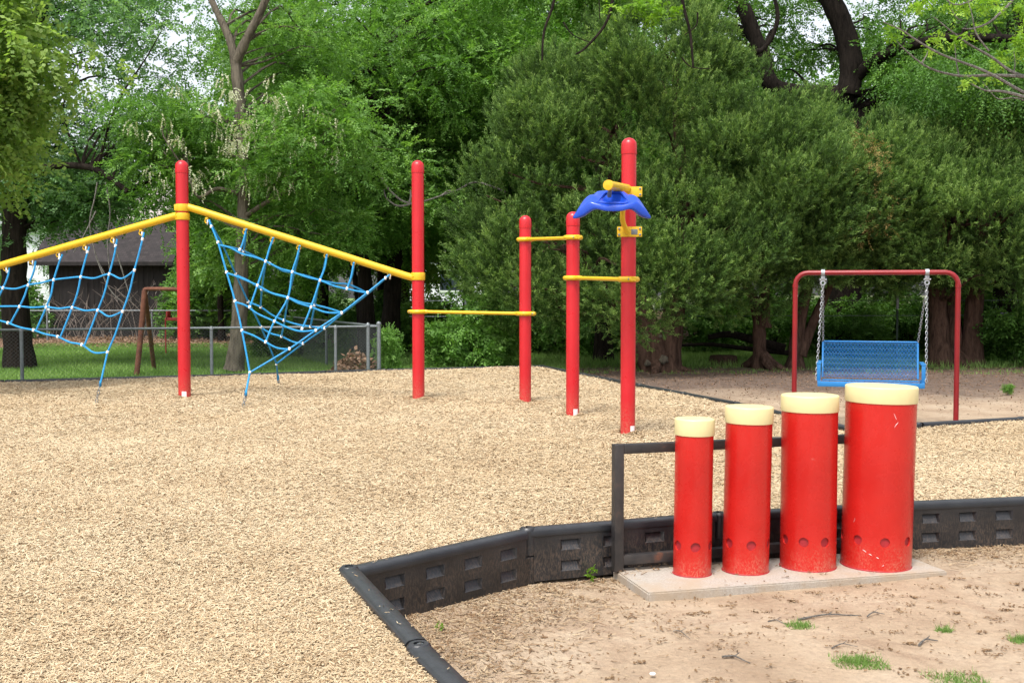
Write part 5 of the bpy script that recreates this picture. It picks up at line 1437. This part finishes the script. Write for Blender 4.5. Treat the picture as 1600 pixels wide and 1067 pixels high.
def tuft(px, py, s, seed, label, n=260):
    rng = np.random.default_rng(seed); c = G(px, py); P = np.stack([rng.normal(0, s * .5, n).clip(-s * .9, s * .9), rng.normal(0, s * .42, n).clip(-s * .7, s * .7), np.zeros(n)], 1)
    ax = unit(rng.normal(size=(n, 3)) * .7 + np.array([0, 0, .7])); sd = unit(np.cross(ax, rng.normal(size=(n, 3)))); V = np.empty((n, 3, 3)); h = rng.uniform(.015, .05, n)
    V[:, 0] = P - sd * .0018; V[:, 1] = P + sd * .0018; V[:, 2] = P + ax * h[:, None]
    o = link('grass_tuft', quads_mesh('grass_tuft', V.reshape(-1, 3), M['leaf_grass'], rng.uniform(.1, .75, n), 3)); o.location = (c.x, c.y, float(gz(c.x, c.y)))
    tag(o, label, 'grass tuft', 'small grass tufts on the dirt')
tuft(1250, 976, .07, 1, 'small grass tuft at the left end of the long stick', 420)
tuft(1342, 1036, .12, 2, 'widest flat grass tuft in the lower right dirt', 800)
tuft(1475, 985, .04, 3, 'tiny grass tuft right of the long stick', 150)
tuft(1495, 1062, .13, 4, 'grass tuft cut off by the bottom photo edge', 700)
tuft(1596, 998, .06, 5, 'grass tuft cut off by the right photo edge', 260)
def weed(px, py, s, label):
    rng = np.random.default_rng(int(px)); c = G(px, py); C = np.array([[0, 0, s * .4], [s * .1, 0, s * .8]])
    V, T = spray_cloud(rng, C, np.full(2, s * .25), 16, 5, s * .28, s * .08, s * .3, 0, .8); o = link('weed', quads_mesh('weed', V, M['leaf_fresh'], T * .6)); o.location = (c.x, c.y, 0)
    tag(o, label, 'weed', 'small weeds by the border')
weed(924, 905, .07, 'single green weed sprouting at the border foot left of the rack'); weed(686, 985, .04, 'tiny weed in the chips inside the front border corner')
def stick(a, b, r, label, bow=.03):
    P, Q = G(*a), G(*b); P.z = Q.z = r * .9 + float(gz(P.x, P.y)) + .004; mid = (P + Q) / 2 + Vector((0, bow, .008))
    pts = smooth_path([P, P.lerp(mid, .5) + Vector((0, .006, 0)), mid, Q.lerp(mid, .5), Q], 3); n = len(pts)
    mb = MB().tube(pts, [r * (1 - .6 * k / (n - 1)) for k in range(n)], 6)
    q = pts[n // 2]; mb.tube([q, q + Vector((.03, .035, .004))], [r * .5, r * .3], 5)
    tag(mb.build('stick', M['twig_bark'], None, at=P), label, 'stick', 'sticks lying on the dirt')
stick((1247, 967), (1346, 961), .006, 'longest dark stick lying on the dirt in front of the drums')
stick((1127, 883), (1186, 900), .004, 'thin curved twig lying on the slab between the first two drums', .02)
stick((1128, 1030), (1172, 1040), .005, 'dark stick left of the widest grass tuft')
stick((1355, 966), (1382, 962), .004, 'short twig right of the longest stick')
stick((1436, 1008), (1465, 1001), .006, 'short forked stick below the tiny grass tuft')
stick((1200, 968), (1230, 973), .0035, 'thin pale twig left of the longest stick')
stick((1300, 1014), (1340, 1012), .0035, 'thin twig just above the widest grass tuft')
stick((1052, 985), (1078, 997), .0035, 'small slanting twig in the dirt below the slab')
p = G(1020, 1056); bm = bmesh.new(); bmesh.ops.create_icosphere(bm, subdivisions=2, radius=.013)
for q in bm.verts: q.co = Vector((q.co.x * (1 + .2 * math.sin(q.co.y * 200)), q.co.y * .8, q.co.z * .65))
tag(MB().bm(bm, Matrix.Translation((p.x, p.y, .010))).build('pebble', M['white'], None, at=(p.x, p.y, 0)), 'small white pebble on the dirt near the bottom edge', 'pebble')
